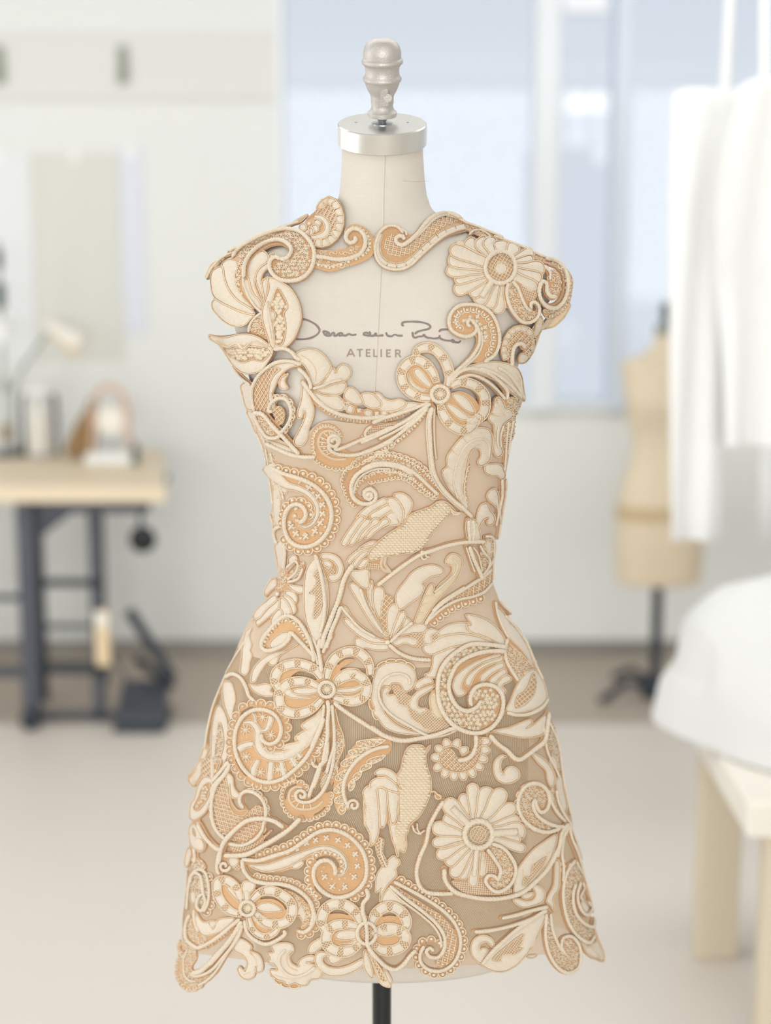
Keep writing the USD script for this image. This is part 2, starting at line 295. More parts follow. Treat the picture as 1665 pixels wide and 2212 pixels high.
def LT(s, sp=8.5, ang=45, bead=0.0, r=1.05, sp2=None, ang2=None, sharp=False, h=.7):
    """lattice filling: couched threads crossing over the ground"""
    q = poly_of(s, not sharp); po = Polygon(q).buffer(0); M['g'].append(q); c = q.mean(0); Rr = np.abs(q - c).max() * 1.5
    for a, spp, hh in ((ang, sp, h), (ang + 90 if ang2 is None else ang2, sp2 or sp, h + .9)):
        d = np.array([math.cos(math.radians(a)), math.sin(math.radians(a))]); n = np.array([-d[1], d[0]])
        for k in np.arange(-Rr, Rr, spp):
            for l in clip(po, [c + n * k - d * Rr, c + n * k + d * Rr]): thread(resample(l, 5.0), r, hh, 'lattice_thread')
    if bead:
        d = np.array([math.cos(math.radians(ang)), math.sin(math.radians(ang))]); n = np.array([-d[1], d[0]]); K = np.arange(-Rr, Rr, sp) + sp / 2
        X, Y = np.meshgrid(K, K); pts = c + X.reshape(-1, 1) * d + Y.reshape(-1, 1) * n; pts = pts[shapely.contains_xy(po.buffer(-bead), pts[:, 0], pts[:, 1])]
        for x, y in pts: BEAD(x, y, bead, .5)
def fillpts(s, sp, jit=.12, margin=3.0):
    q = poly_of(s); po = Polygon(q).buffer(-margin); M['g'].append(q); x0, y0, x1, y1 = Polygon(q).bounds
    X, Y = np.meshgrid(np.arange(x0 + sp * .3, x1, sp), np.arange(y0 + sp * .3, y1, sp * .87)); X = X + (np.arange(len(Y)) % 2)[:, None] * sp / 2
    p = np.stack([X.ravel(), Y.ravel()], 1); p += rng.normal(0, jit * sp, p.shape)
    return p[shapely.contains_xy(po, p[:, 0], p[:, 1])] if len(p) and not po.is_empty else p[:0]
def ST(s, sp=11.0, size=None, k=4, r=1.2, beads=True):
    for i, c in enumerate(fillpts(s, sp)): 
        star(c, size or sp * .5, k, .8, r)
        if beads and i % 2: BEAD(c[0] + sp * .5, c[1], 1.6, .6)
def BD(s, sp=9.0, r=2.4):
    for c in fillpts(s, sp): BEAD(c[0], c[1], r, .6)
def LP(s, sp=10.0, r=1.25):
    sp *= .85
    """vermicelli filling: little loops of couched thread"""
    for c in fillpts(s, sp, .12, .9):
        a = np.linspace(0, 2 * np.pi * .8, 8) + rng.uniform(0, 6); thread(c + np.stack([np.cos(a) * sp * .42, np.sin(a) * sp * .36], 1), r, .9, 'loop_thread'); 
        if rng.random() < .5: BEAD(c[0], c[1], 1.7, .6)
def X(s, size=9.0):
    for c in pt(s):
        for a in (.6, 2.2): d = np.array([np.cos(a), np.sin(a)]) * size; M['big'].append(('cross_stitch', np.array([c - d, c, c + d]), 2.6, 1.2 if a < 1 else 2.4))
def SB(s, w=15.0, sat=21.0, lat=14.0, start=0):
    """looped ribbon petal: satin bars alternating with lattice windows along a path"""
    q = crspline(pt(s), False, 1.0); L = len(q) - 1; n = max(2, int(round(L / ((sat + lat) / 2)))); e = L / n; k = start; i0 = 0.0
    cuts = [0.0]
    while cuts[-1] < L - 4: cuts.append(min(L, cuts[-1] + (sat if (len(cuts) + start) % 2 else lat)))
    ww = np.full(len(q), float(w)); tt = np.linspace(0, 1, len(q)); ww *= .62 + .38 * np.minimum(1, np.minimum(tt, 1 - tt) * 5)
    for j in range(len(cuts) - 1):
        a, b = int(cuts[j]), int(cuts[j + 1]); seg = q[a:b + 1]
        if len(seg) < 4: continue
        if (j + 1 + start) % 2: M['bands'].append(('petal_bar', resample(seg, 3.0), np.interp(np.linspace(a, b, len(resample(seg, 3.0))), np.arange(len(q)), ww), 1.4, 1.6, 'satin'))
        else:
            A, Bb = sides(seg, ww[a:b + 1]); po = Polygon(np.vstack([A, Bb[::-1]])).buffer(0); M['g'].append(np.vstack([A, Bb[::-1]])); c = seg.mean(0); t = seg[-1] - seg[0]; a0 = math.atan2(t[1], t[0])
            for da in (.85, -.85):
                d = np.array([math.cos(a0 + da), math.sin(a0 + da)]); n = np.array([-d[1], d[0]])
                for kk in np.arange(-30, 30, 4.8):
                    for l in clip(po, [c + n * kk - d * 40, c + n * kk + d * 40]): thread(resample(l, 4.0), .95, .9 if da > 0 else 1.7, 'lattice_thread')
            for i in (0, -1): thread([A[i], Bb[i]], 1.2, 1.8, 'lattice_thread')
    A, Bb = sides(q, ww); thread(A[::3], 1.5, 2.0); thread(Bb[::3], 1.5, 2.0); M['g'].append(np.vstack([A[::4], Bb[::-4]]))
def DISC(s, r=15.0, rc=5.0, k=6, inner=True):
    c = pt(s)[0]; a = np.linspace(0, 2 * np.pi, 40, endpoint=False); q = c + np.stack([np.cos(a), np.sin(a)], 1) * r
    M['cords'].append(('centre_ring', resample(q, 2.0, True), rc, .5, True)); M['g'].append(q)
    if inner:
        star(c, r - rc, k, 1.0, 1.2); BEAD(c[0], c[1], 2.4, 1.5)
        for t in np.linspace(0, 2 * np.pi, 12, endpoint=False): BEAD(c[0] + math.cos(t) * (r - rc - 2), c[1] + math.sin(t) * (r - rc - 2), 1.5, .8)
def PET(s, tips, r0, w, name='petal', rolls=()):
    """daisy: satin petals from a centre out to each tip; a few overlaid with a padded roll"""
    c = pt(s)[0]
    for i, tip in enumerate(pt(tips)):
        d = tip - c; L = np.linalg.norm(d); d /= L; n = np.array([-d[1], d[0]]); ww = w[i % len(w)] if np.ndim(w) else w; j = rng.uniform(-.08, .08)
        prof = [(r0, .30), (r0 + (L - r0) * .35, .42), (r0 + (L - r0) * .75, .54 + j), (r0 + (L - r0) * .93, .42), (L, .0)]
        q = np.array([c + d * a + n * b * ww for a, b in prof] + [c + d * a - n * b * ww for a, b in prof[-2::-1]])
        P(name, q, ang=math.atan2(d[1], d[0]), h=1.4 + .5 * (i % 2))
        if i in rolls:
            q2 = np.array([c + d * (r0 + 2), c + d * (r0 + (L - r0) * .72)]); M['big'].append(('padded_roll', resample(q2, 1.2), ww * .24, 4.6))
# ---- turning pieces into meshes
def panel_mesh(q, h, puff, ang, step=5.0, drop=2.2, hole=()):
    po = Polygon(q).buffer(0)
    for x in hole: po = po.difference(Polygon(x).buffer(0))
    if po.geom_type != 'Polygon': po = max(po.geoms, key=lambda g: g.area)
    sh = po.buffer(-1.7); sh = max(getattr(sh, 'geoms', [sh]), key=lambda g: g.area); po = sh if sh.area > .35 * po.area else po
    q = resample(np.array(po.exterior.coords)[:-1], min(step, max(2.5, math.sqrt(po.area) / 5)), True); holes = [resample(np.array(r.coords)[:-1], step, True) for r in po.interiors if r.length > 14]
    st = min(step, max(3.0, math.sqrt(po.area) / 4)); x0, y0, x1, y1 = po.bounds
    X, Y = np.meshgrid(np.arange(x0, x1, st), np.arange(y0, y1, st * .87)); X = X + (np.arange(len(Y)) % 2)[:, None] * st / 2; g = np.stack([X.ravel(), Y.ravel()], 1)
    B_ = np.vstack([q] + holes); dense = np.vstack([resample(np.vstack([b]), 1.5, True) for b in [q] + holes]); tree = cKDTree(dense)
    g = g[shapely.contains_xy(po, g[:, 0], g[:, 1])]; d = tree.query(g)[0] if len(g) else np.zeros(0); g = g[d > st * .45]; d = d[d > st * .45]
    V = np.vstack([B_, g]); F = Delaunay(V).simplices; ce = V[F].mean(1); F = F[shapely.contains_xy(po.buffer(.05), ce[:, 0], ce[:, 1])]
    e = V[F]; cr = np.cross(e[:, 1] - e[:, 0], e[:, 2] - e[:, 0]); F[cr > 0] = F[cr > 0][:, ::-1]; F = F[np.abs(cr) > 1e-3]
    H = np.r_[np.full(len(B_), h - .9), h + puff * (1 - np.exp(-d / 3.5))]
    # rim wall down towards the ground
    o = 0; W = []; Vw = []; base = len(V)
    for b in [q] + holes:
        k = len(b); i = np.arange(k); j = (i + 1) % k; lo = base + sum(len(x) for x in Vw)
        W.append(np.stack([o + i, o + j, lo + j], 1)); W.append(np.stack([o + i, lo + j, lo + i], 1)); Vw.append(b); o += k
    V2 = np.vstack([V] + Vw); H = np.r_[H, np.full(len(V2) - len(V), h - drop)]; F = np.vstack([F] + W)
    if ang is None:
        cc = q - q.mean(0); w, v = np.linalg.eigh(cc.T @ cc); ang = math.atan2(v[1, 1], v[0, 1])
    ca, sa = math.cos(ang), math.sin(ang); uv = np.stack([V2[:, 0] * ca + V2[:, 1] * sa, -V2[:, 0] * sa + V2[:, 1] * ca], 1) / 100
    return V2, H, F, uv
def band_mesh(q, w, h, puff, drop=2.2):
    a, b = sides(q, w); f = np.array([0, 0, .25, .5, .75, 1, 1]); hh = np.array([-drop, 0, puff * .85, puff, puff * .85, 0, -drop]); k = len(q); s = np.r_[0, np.cumsum(np.linalg.norm(np.diff(q, axis=0), axis=1))]
    V = (a[:, None] * (1 - f)[None, :, None] + b[:, None] * f[None, :, None]).reshape(-1, 2); H = np.tile(h + hh, k)
    uv = np.stack([np.repeat(s, 7), np.tile(f, k) * np.repeat(w, 7)], 1) / 100
    i, j = np.meshgrid(np.arange(k - 1), np.arange(6), indexing='ij'); F = np.stack([i * 7 + j, i * 7 + j + 1, (i + 1) * 7 + j + 1, (i + 1) * 7 + j], -1).reshape(-1, 4)
    F = np.vstack([F[:, [0, 2, 1]], F[:, [0, 3, 2]]]); c0 = np.array([[0, 6, 5], [0, 5, 1], [1, 5, 4], [1, 4, 2], [2, 4, 3]]); F = np.vstack([F, c0[:, ::-1], c0 + (k - 1) * 7])
    return V, H, F, uv
def tube_surf(q, r, h, n=5, twist=False, closed=False):
    Pp, N = surf(q); Pp = Pp + N * (h * PX)
    k = len(q); T_ = (np.roll(Pp, -1, 0) - np.roll(Pp, 1, 0)) if closed else np.gradient(Pp, axis=0); T_ /= np.linalg.norm(T_, axis=1, keepdims=True) + 1e-12
    Bn = np.cross(N, T_); Bn /= np.linalg.norm(Bn, axis=1, keepdims=True) + 1e-12; Nn = np.cross(T_, Bn)
    th = np.linspace(0, 2 * np.pi, n, endpoint=False); rr = np.repeat(np.broadcast_to(np.asarray(r, float), (k,))[:, None] * PX, n, 1)
    if twist:
        s = np.r_[0, np.cumsum(np.linalg.norm(np.diff(q, axis=0), axis=1))]; kk = 2 * np.pi / (3 * 1.45 * r)
        rr = rr * (.80 + .24 * np.abs(np.cos(1.5 * (th[None] - kk * s[:, None])))) * (1 + .05 * np.sin(s * .11 + 1.3 * np.sin(s * .031)))[:, None]
        if not closed: e = np.minimum(1, (np.minimum(s, s[-1] - s) / (r * .8)) * .6 + .45); rr = rr * e[:, None]
    V = (Pp[:, None] + rr[..., None] * (np.cos(th)[None, :, None] * Bn[:, None] + np.sin(th)[None, :, None] * Nn[:, None])).reshape(-1, 3)
    i, j = np.meshgrid(np.arange(k if closed else k - 1), np.arange(n), indexing='ij'); j2 = (j + 1) % n; i2 = (i + 1) % k
    F = np.stack([i * n + j, i2 * n + j, i2 * n + j2, i * n + j2], -1).reshape(-1, 4); F = np.vstack([F[:, [0, 1, 2]], F[:, [0, 2, 3]]])
    if not closed:
        V = np.vstack([V, Pp[:1], Pp[-1:]]); a = np.arange(n); e = (k - 1) * n
        F = np.vstack([F, np.stack([np.full(n, k * n), a, (a + 1) % n], 1), np.stack([np.full(n, k * n + 1), e + (a + 1) % n, e + a], 1)])
    return V, F
def join(parts):
    V = []; F = []; o = 0
    for v, f in parts: V.append(v); F.append(f + o); o += len(v)
    return np.vstack(V), np.vstack(F)
ICO = trimesh.creation.icosphere(subdivisions=1)
def bead_mesh(bs, L):
    a = np.array(bs); Pp, N = surf(a[:, :2]); Pp = Pp + N * ((a[:, 3] + L) * PX)[:, None]; v = ICO.vertices
    V = Pp[:, None] + v[None] * (a[:, 2] * PX)[:, None, None]; k = len(v)
    return V.reshape(-1, 3), (ICO.faces[None] + (np.arange(len(a)) * k)[:, None, None]).reshape(-1, 3)
def ground_poly(m):
    e = m['edge']; S = [Polygon(q).buffer(0).buffer(e) for _, q, *_ in m['panels']] + [Polygon(q).buffer(0).buffer(e * .7) for q in m['g'] if len(q) > 2]
    for _, q, w, *_ in m['bands']: a, b = sides(q, w); S.append(Polygon(np.vstack([a, b[::-1]])).buffer(0).buffer(e))
    for c in m['cords']: S.append(LineString(c[1]).buffer(c[2] + e * .55))
    for l in m['threads'].get('scalloped_thread', []): S.append(LineString(l[0]).buffer(2.4))
    for l in m['threads'].get('outline_thread', []): S.append(LineString(l[0]).buffer(2.0))
    g = unary_union(S).buffer(1.5).buffer(-1.5)
    return [x for x in getattr(g, 'geoms', [g]) if x.area > 60]
def build_motif(m, parent):
    L = 1.2 + 3.1 * m['layer']; gs = ground_poly(m)
    def P3(t):
        V, H, F, uv = t; return (lift(V, H), F), uv
    meshes = []
    for g in gs:
        g = g.simplify(.5); ext = g.exterior; po = Polygon(ext.coords, [r.coords for r in g.interiors if Polygon(r).area > 70])
        t = panel_poly(po, L, 1.0 + L); meshes.append((lift(t[0], t[1]), t[2]))
    root = obj(m['name'], join(meshes), m['ground'], parent, smooth=40, label=m['label'])
    for name, q, h, puff, ang, mat, ho in m['panels']: me, uv = P3(panel_mesh(q, h + L, puff, ang, hole=ho)); obj(name, me, mat, root, smooth=True, uv=uv)
    for name, q, w, h, puff, mat in m['bands']: me, uv = P3(band_mesh(q, np.maximum(w - 3.2, w * .6), h + L, puff)); obj(name, me, mat, root, smooth=True, uv=uv)
    for c in m['cords']: obj(c[0], tube_surf(c[1], c[2], L + c[3] + c[2] * .75 + .6, 12, True, len(c) > 4), 'cord', root, smooth=True)
    for name, q, r, h in m['big']: obj(name, tube_surf(q, r * (1 + .07 * np.sin(np.arange(len(q)) * 2.2)) if name == 'padded_roll' else r, L + h, 10), 'cord', root, smooth=True)
    for kind, ls in m['threads'].items(): obj(kind, join([tube_surf(q, r, L + h, 5) for q, r, h in ls if len(q) > 1]), 'outline' if kind == 'outline_thread' else 'thread', root, smooth=True, kind='stuff')
    if m['beads']: obj('knot_stitches', bead_mesh(m['beads'], L), 'bead', root, smooth=True, kind='stuff')
    return root
def panel_poly(po, h, drop):
    ext = np.array(po.exterior.coords)[:-1]; st = 6.0
    rings = [resample(ext, 5.0, True)] + [resample(np.array(r.coords)[:-1], 5.0, True) for r in po.interiors]
    x0, y0, x1, y1 = po.bounds; X, Y = np.meshgrid(np.arange(x0, x1, st), np.arange(y0, y1, st * .87)); X = X + (np.arange(len(Y)) % 2)[:, None] * st / 2; g = np.stack([X.ravel(), Y.ravel()], 1)
    B_ = np.vstack(rings); tree = cKDTree(B_); g = g[shapely.contains_xy(po, g[:, 0], g[:, 1])]; g = g[tree.query(g)[0] > st * .5] if len(g) else g
    V = np.vstack([B_, g]); F = Delaunay(V).simplices; ce = V[F].mean(1); F = F[shapely.contains_xy(po.buffer(.05), ce[:, 0], ce[:, 1])]
    e = V[F]; cr = np.cross(e[:, 1] - e[:, 0], e[:, 2] - e[:, 0]); F[cr > 0] = F[cr > 0][:, ::-1]; F = F[np.abs(cr) > 1e-3]
    W = []; Vw = []; o = 0; lo = len(V)
    for b in rings:
        k = len(b); i = np.arange(k); j = (i + 1) % k; W += [np.stack([o + i, o + j, lo + j], 1), np.stack([o + i, lo + j, lo + i], 1)]; Vw.append(b); o += k; lo += k
    V2 = np.vstack([V] + Vw); H = np.r_[np.full(len(V), h), np.full(len(V2) - len(V), h - drop)]
    return V2, H, np.vstack([F] + W)

# ---------------- the motifs, from the neck down ----------------
# left neck paisley with petal border and little flower
begin('neck_paisley', 'A', 1, 'petal-bordered paisley standing up beside the neck')
SC('1010,190 1060,125 1130,105 1195,150 1230,230 1240,310 1222,390 1180,465 1110,520 1030,535 985,520', 19, -1, 'petal', .85)
G('1000,230 1050,150 1120,120 1190,170 1225,290 1200,420 1100,510 990,515 975,470 900,430 930,300')
LT('1000,220 1060,185 1140,195 1185,270 1195,350 1160,420 1120,440 1130,370 1105,310 1060,275 1000,270', 8, 30, 1.8)
B('petal', '1000,285 1060,295 1100,340 1105,390 1075,435 1020,455 970,462', [9, 13, 13, 9])
for a in ('895,375', '915,405', '955,410', '1000,385', '1020,340'): P('petal', np.array([pt(a)[0] + np.array([math.cos(t), math.sin(t)]) * 8.5 for t in np.linspace(0, 6.28, 9)[:-1]]), 3)
BEAD(*pt('955,352')[0], 4, 3)
# star-filled shoulder scroll
begin('shoulder_scroll', 'A', 1, 'star-filled scroll on the shoulder with a looped cord edge')
ST('330,600 400,520 520,440 640,405 760,400 880,440 955,520 975,600 950,700 880,780 800,810 720,800 640,740 640,670 720,640 790,620 810,560 770,510 680,490 560,520 460,600 410,700 380,750 340,700', 9, 5, 3, 1.1)
C('300,640 350,560 430,490 530,435 640,405 760,396 870,420 950,490 990,580 980,680 940,755 870,808 790,825 700,812 640,770 612,715 620,660 665,632 700,650', 5.2)
C('395,800 405,700 450,620 530,550 620,505 710,497 775,530 800,575 775,625 735,650 700,645', 5.2, 1.5)
T('340,560 440,480 560,430 680,400'); 
# fan of long satin feathers on the shoulder
begin('feather_fan', 'A', 0, 'fan of long satin feathers covering the shoulder edge')
P('feather', '110,760 105,850 130,950 230,1020 380,1085 485,1108 440,1055 330,985 255,890 215,780 200,700 150,715')
P('feather', '195,690 230,650 320,640 335,700 310,770 330,870 390,970 470,1060 400,1035 300,950 240,850 210,770')
P('feather', '120,990 112,1045 160,1110 230,1175 320,1212 400,1195 450,1140 485,1110 380,1092 240,1030 150,975')
LP('335,640 400,610 390,720 355,800 365,900 410,990 350,920 315,820 310,720', 8)
P('feather', '400,760 372,850 400,930 460,1010 540,1085 520,1000 455,920 430,830')
P('feather', '450,620 410,720 425,830 470,930 535,1070 560,1040 505,930 475,830 510,720 600,640 560,570 500,580')
P('feather', '640,585 560,640 500,710 485,810 515,900 555,1000 545,900 530,810 565,735 640,690 630,640')
P('feather', '600,785 540,825 525,920 565,1010 580,940 592,870')
C('440,620 395,720 385,820 420,930 480,1030 545,1095', 3.4, .5)
# two-leaf bud
begin('net_leaf', 'A', 2, 'pointed leaf with a star-net centre beside the printed signature')
P('leaf_rim', '645,1405 600,1300 560,1175 550,1080 580,975 608,880 598,800 640,800 700,830 775,875 835,955 872,1060 880,1140 858,1230 815,1325 740,1392', 2, hole='680,885 640,985 622,1060 665,1100 645,1200 655,1290 685,1370 720,1368 748,1280 748,1180 735,1100 765,1050 730,955')
ST('680,885 640,985 622,1060 665,1100 645,1200 655,1290 685,1370 720,1368 748,1280 748,1180 735,1100 765,1050 730,955', 7.5, 4.5, 4, 1.2, False)
B('leaf_fold', '600,1000 615,1100 640,1250 660,1390', [4, 8, 8, 4], 3, 3)
begin('net_leaf', 'A', 2, 'pointed leaf whose tip sticks out past the armhole')
P('leaf_rim', '85,1280 130,1292 250,1292 380,1270 480,1282 560,1322 640,1400 645,1435 600,1520 540,1590 450,1610 380,1590 300,1520 225,1425 160,1350 100,1320', 2, hole='210,1372 300,1385 420,1375 540,1385 622,1425 560,1505 480,1490 400,1512 330,1480 255,1430')
ST('210,1372 300,1385 420,1375 540,1385 622,1425 560,1505 480,1490 400,1512 330,1480 255,1430', 7.5, 4.5, 4, 1.2, False)
B('leaf_fold', '150,1330 280,1370 350,1340 400,1390 480,1330 600,1385', [3, 7, 7, 3], 2.5, 3)
begin('bud_patch', 'A', 0, None)
LP('430,1200 540,1090 560,1150 590,1240 620,1340 520,1290 440,1270', 10); C('430,1260 445,1190 500,1120 560,1085', 3.2)
C('650,1405 740,1400 810,1440 840,1480 880,1500', 5, 2)
# neckline scroll, left
begin('neckline_scroll', 'A', 0, 'orange-grounded scroll along the left of the neckline, curling to the centre', 'ground_orange')
G('985,560 1060,560 1180,560 1280,540 1350,490 1345,440 1280,470 1260,420 1300,345 1400,355 1470,420 1510,520 1480,600 1390,660 1290,690 1200,720 1120,740 1040,720 985,700')
C('985,618 1080,626 1180,642 1290,632 1380,592 1422,520 1420,450 1380,395 1322,382 1275,415 1262,470 1300,502 1340,480 1335,445', 5.6)
SC('985,690 1060,705 1130,720 1200,700 1290,665 1380,630 1450,580 1480,520 1465,450 1430,395 1380,360 1320,352', 17, 1, 'bead', .35)
LP('1000,570 1100,565 1200,565 1300,545 1360,500 1370,560 1290,605 1190,615 1080,600', 12); LP('990,650 1100,655 1200,672 1300,655 1330,670 1220,705 1120,720 1010,690', 12)
T('1262,370 1250,400 1255,450 1280,480')
# neckline scroll, right
begin('neckline_scroll', 'B', 0, 'wide S-shaped scroll with a lattice centre along the right of the neckline')
G('0,240 50,222 110,235 165,265 190,310 240,310 290,260 330,200 400,150 500,120 580,135 650,170 690,215 680,265 600,285 500,330 400,410 300,500 230,570 140,605 50,600 -20,570 -60,520 -87,440 -80,360 -50,290')
SC('-30,290 -58,350 -62,430 -40,500 10,550 80,570 150,570 220,540 290,470 390,385 490,305 590,262 680,245', 15, 1, 'petal', .05)
B('petal_block', '-35,300 -62,370 -62,440 -35,515 20,560', [13, 14, 14, 14, 14], 2.5)
for i, a in enumerate(['30,565 100,578', '112,578 180,565', '190,560 255,512', '262,505 320,445', '328,438 385,388', '395,380 450,332', '460,325 520,292', '530,288 600,262', '612,258 680,240']): B('petal_block', a.replace(' ', ' ') , 14, 2.6)
LT('0,420 20,340 80,295 90,350 115,395 190,402 280,335 350,255 430,182 540,148 640,180 600,205 500,248 420,305 340,375 270,440 200,480 120,492 40,480', 9, 12, 1.7, 1.2)
C('160,300 120,250 50,232 -20,270 -60,340 -80,430 -60,520 -10,575 60,602 150,602 230,565 300,498 400,408 500,330 600,285 690,265', 3.8)
C('650,172 580,140 490,135 410,165 345,220 295,290 240,345 190,385 150,402 110,385 98,350 125,325 160,335 165,360', 5.4, 1)
C('690,205 600,165 500,150 420,185 350,255 290,315 215,370', 3.6, .5)
C('190,320 180,285 140,255', 3.2, .5)
# seam pieces on the shoulders
begin('shoulder_seam', 'A', 0, 'back layer along the left shoulder seam, its ground coloured as shade', 'inside_shade')
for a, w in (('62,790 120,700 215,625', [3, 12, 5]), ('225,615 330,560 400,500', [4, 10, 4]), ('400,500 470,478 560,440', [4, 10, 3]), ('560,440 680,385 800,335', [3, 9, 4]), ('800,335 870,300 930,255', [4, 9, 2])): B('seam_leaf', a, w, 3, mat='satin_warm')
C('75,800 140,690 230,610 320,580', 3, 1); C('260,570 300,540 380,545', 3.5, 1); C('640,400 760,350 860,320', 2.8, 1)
begin('shoulder_seam', 'B', 0, 'frayed lace strip along the right shoulder seam')
LP('660,190 760,250 860,260 930,310 900,345 780,300 700,260', 10); LP('1050,385 1200,410 1300,480 1430,530 1400,560 1280,520 1150,440', 10)
C('665,200 780,240 900,290 1010,335', 3.2, 1); C('930,330 1060,375 1190,425 1300,480 1430,535', 3.4, 1); C('720,320 760,285 830,280 900,340 860,350', 2.8, 1)
# right shoulder daisy
begin('daisy_flower', 'B', 1, 'many-petalled satin daisy on the right shoulder with a ringed lattice centre')
PET('985,600', '560,430 545,520 525,620 600,700 600,800 735,830 790,900 880,935 965,985 1050,930 1300,790 1340,690 1365,610 1275,545 1270,460 1120,400 1000,370 880,345 800,350 690,370 600,400', 30, [27, 30, 24, 24, 28, 25], rolls=(6,))
DISC('985,600', 32, 5.0, 0, False); LT('985,490 1080,540 1090,620 1050,690 985,708 910,680 885,600 910,530', 6.5, 30, 0, 1.0)
P('petal', '940,590 960,555 1020,555 1050,590 1040,630 1000,650 955,640', 2.5)
begin('inset_paisley', 'B', 2, None)
LP('1040,740 1090,720 1140,790 1190,880 1240,950 1290,960 1250,1030 1180,1030 1120,980 1070,890', 9)
C('1050,725 1035,800 1055,900 1100,985 1165,1045 1235,1042 1290,990 1303,915 1270,878 1235,890 1240,930', 4.6); C('1085,712 1130,770 1165,860 1205,930 1240,950', 4.2, .5)
G('1110,660 1160,700 1200,760 1290,800 1250,870 1200,850 1150,770'); LT('1160,740 1290,810 1255,870 1205,860', 4.5, 20, 0, .8)
# right sleeve
begin('sleeve_scroll', 'B', 1, 'double-corded hook scroll wrapping the right sleeve edge')
LP('1400,570 1500,560 1600,680 1590,800 1560,920 1480,990 1390,1020 1350,960 1420,920 1490,880 1530,780 1520,660 1460,590', 11)
SC('1480,580 1560,620 1590,700 1580,800 1555,900 1490,975 1400,1015', 14, -1, 'bead', .5)
LP('1400,620 1480,640 1500,740 1470,840 1400,860 1400,760', 10)
C('1370,540 1450,550 1510,600 1540,690 1535,790 1500,870 1430,918 1360,900 1315,840 1312,760 1340,712 1368,730 1372,790 1400,830 1450,830', 5.4, 1)
C('1360,600 1400,640 1400,700', 3.6, 1)
begin('sleeve_lining', 'B', 0, 'shadowed underside of the right cap sleeve', 'inside_shade'); B('sleeve_facing', '1330,1110 1430,1050 1520,980 1585,900', [4, 24, 18, 6], 1, mat='satin_warm')
# beaded paisley right of the signature
begin('beaded_paisley', 'B', 1, 'orange paisley with beaded scallops beside the end of the signature', 'ground_orange')
G('600,1500 700,1410 850,1390 930,1330 965,1250 970,1150 945,1050 900,970 820,920 720,905 630,920 570,980 550,1060 570,1120 620,1160 690,1180 760,1160 800,1230 760,1320 690,1400')
SC('880,1370 925,1300 945,1220 948,1140 925,1060 880,990 810,940 720,928 640,945 590,1000 580,1060 610,1110 660,1140', 15, 1, 'bead', .75)
X('855,1100 860,1180 790,1010', 5); ST('640,1060 720,1000 800,1010 850,1080 880,1180 850,1280 810,1200 790,1100 720,1050 680,1100', 10, 4.5, 4, 1.2)
C('840,1395 925,1335 965,1250 970,1150 945,1050 900,975 820,922 720,906 630,922 572,980 552,1060 572,1122 622,1162 690,1180 750,1160 780,1118 760,1060 722,1036 705,1070 730,1100', 4.8)
C('560,1530 640,1450 740,1350 800,1240 800,1140 775,1080 740,1050', 4.6, .5); C('600,1520 690,1430 790,1330 825,1240 820,1130', 3.4)
begin('petal_paisley', 'B', 0, 'lattice paisley with a petal border at the right armhole')
SC('1020,1380 1000,1300 1020,1210 1065,1130 1140,1085 1220,1095 1280,1150', 17, -1, 'petal', .75)
LT('1050,1370 1040,1290 1060,1210 1120,1150 1220,1140 1275,1190 1250,1310 1200,1340 1190,1270 1140,1240 1100,1270 1080,1360', 9.5, 42, 1.8, 1.2)
C('1075,1430 1080,1340 1095,1270 1130,1235 1170,1240 1180,1270', 5.4, 1); P('leaf', '1150,1400 1170,1320 1240,1330 1300,1200 1345,1020 1330,1130 1270,1300 1200,1400'); P('leaf', '1280,1180 1300,1060 1340,1000 1352,1080 1310,1170')
SC('1270,1140 1290,1230 1260,1320 1200,1400', 15, -1, 'petal', .5)
# ---- bodice
begin('palmette_flower', 'C', 1, 'lobed satin palmette below the left of the signature')
P('petal', '830,262 870,232 930,218 1000,222 1060,258 1110,320 1130,370 1110,420 1060,480 1000,530 965,505 945,430 900,350 840,312')
P('petal', '1000,540 1060,500 1110,430 1135,378 1165,392 1170,430 1190,370 1230,345 1280,365 1302,415 1285,455 1240,490 1150,510 1060,545')
P('petal', '985,560 1060,548 1150,515 1235,492 1258,530 1245,570 1190,605 1120,602 1050,590')
P('petal', '985,580 1050,605 1110,615 1180,612 1225,650 1240,690 1225,735 1160,738 1090,700 1020,640')
C('860,385 910,430 955,500 965,560', 4.6, 1.5); C('980,555 1050,535 1130,500 1220,478', 3.6, 2); T('880,270 950,320 1000,400 1000,490', 1.4, 4)
begin('swag_cord', 'C', 0, 'corded swag hung with scalloped loops across the bust')
reg('0'); SC('665,830 676,860 695,885 725,903 765,912 805,913 845,908 885,893', 13.5, 1, 'x', .8); reg('C')
G('890,480 960,560 1040,660 1180,745 1300,780 1500,790 1665,760 1800,720 1665,800 1450,830 1300,830 1150,800 1020,720 930,600')
C('890,490 940,560 1000,640 1080,710 1180,765 1300,793 1450,803 1600,785'); reg('D'); C('90,765 200,722 320,688 440,648 545,608 590,594', 5.2)
reg('C'); 
begin('wave_leaf', 'C', 1, 'wavy-topped satin leaf lying along the bust swag')
P('leaf_lobe', '1235,622 1270,545 1300,540 1350,575 1375,615 1400,680 1340,690 1270,660'); P('leaf_lobe', '1375,620 1410,588 1450,585 1500,610 1560,690 1500,725 1410,690'); P('leaf_lobe', '1480,600 1540,590 1590,640 1660,655 1720,640 1780,680 1700,735 1580,745 1520,720')
LP('1190,640 1260,660 1290,690 1260,740 1230,720', 9)
P('satin_block', '1275,690 1320,705 1310,762 1258,750', 2); P('satin_block', '1415,735 1475,745 1470,790 1420,785', 2); P('satin_block', '1560,745 1610,745 1610,780 1560,785', 2); X('1365,740 1520,765', 5)
G('1260,690 1400,730 1640,740 1640,785 1400,790 1260,750')
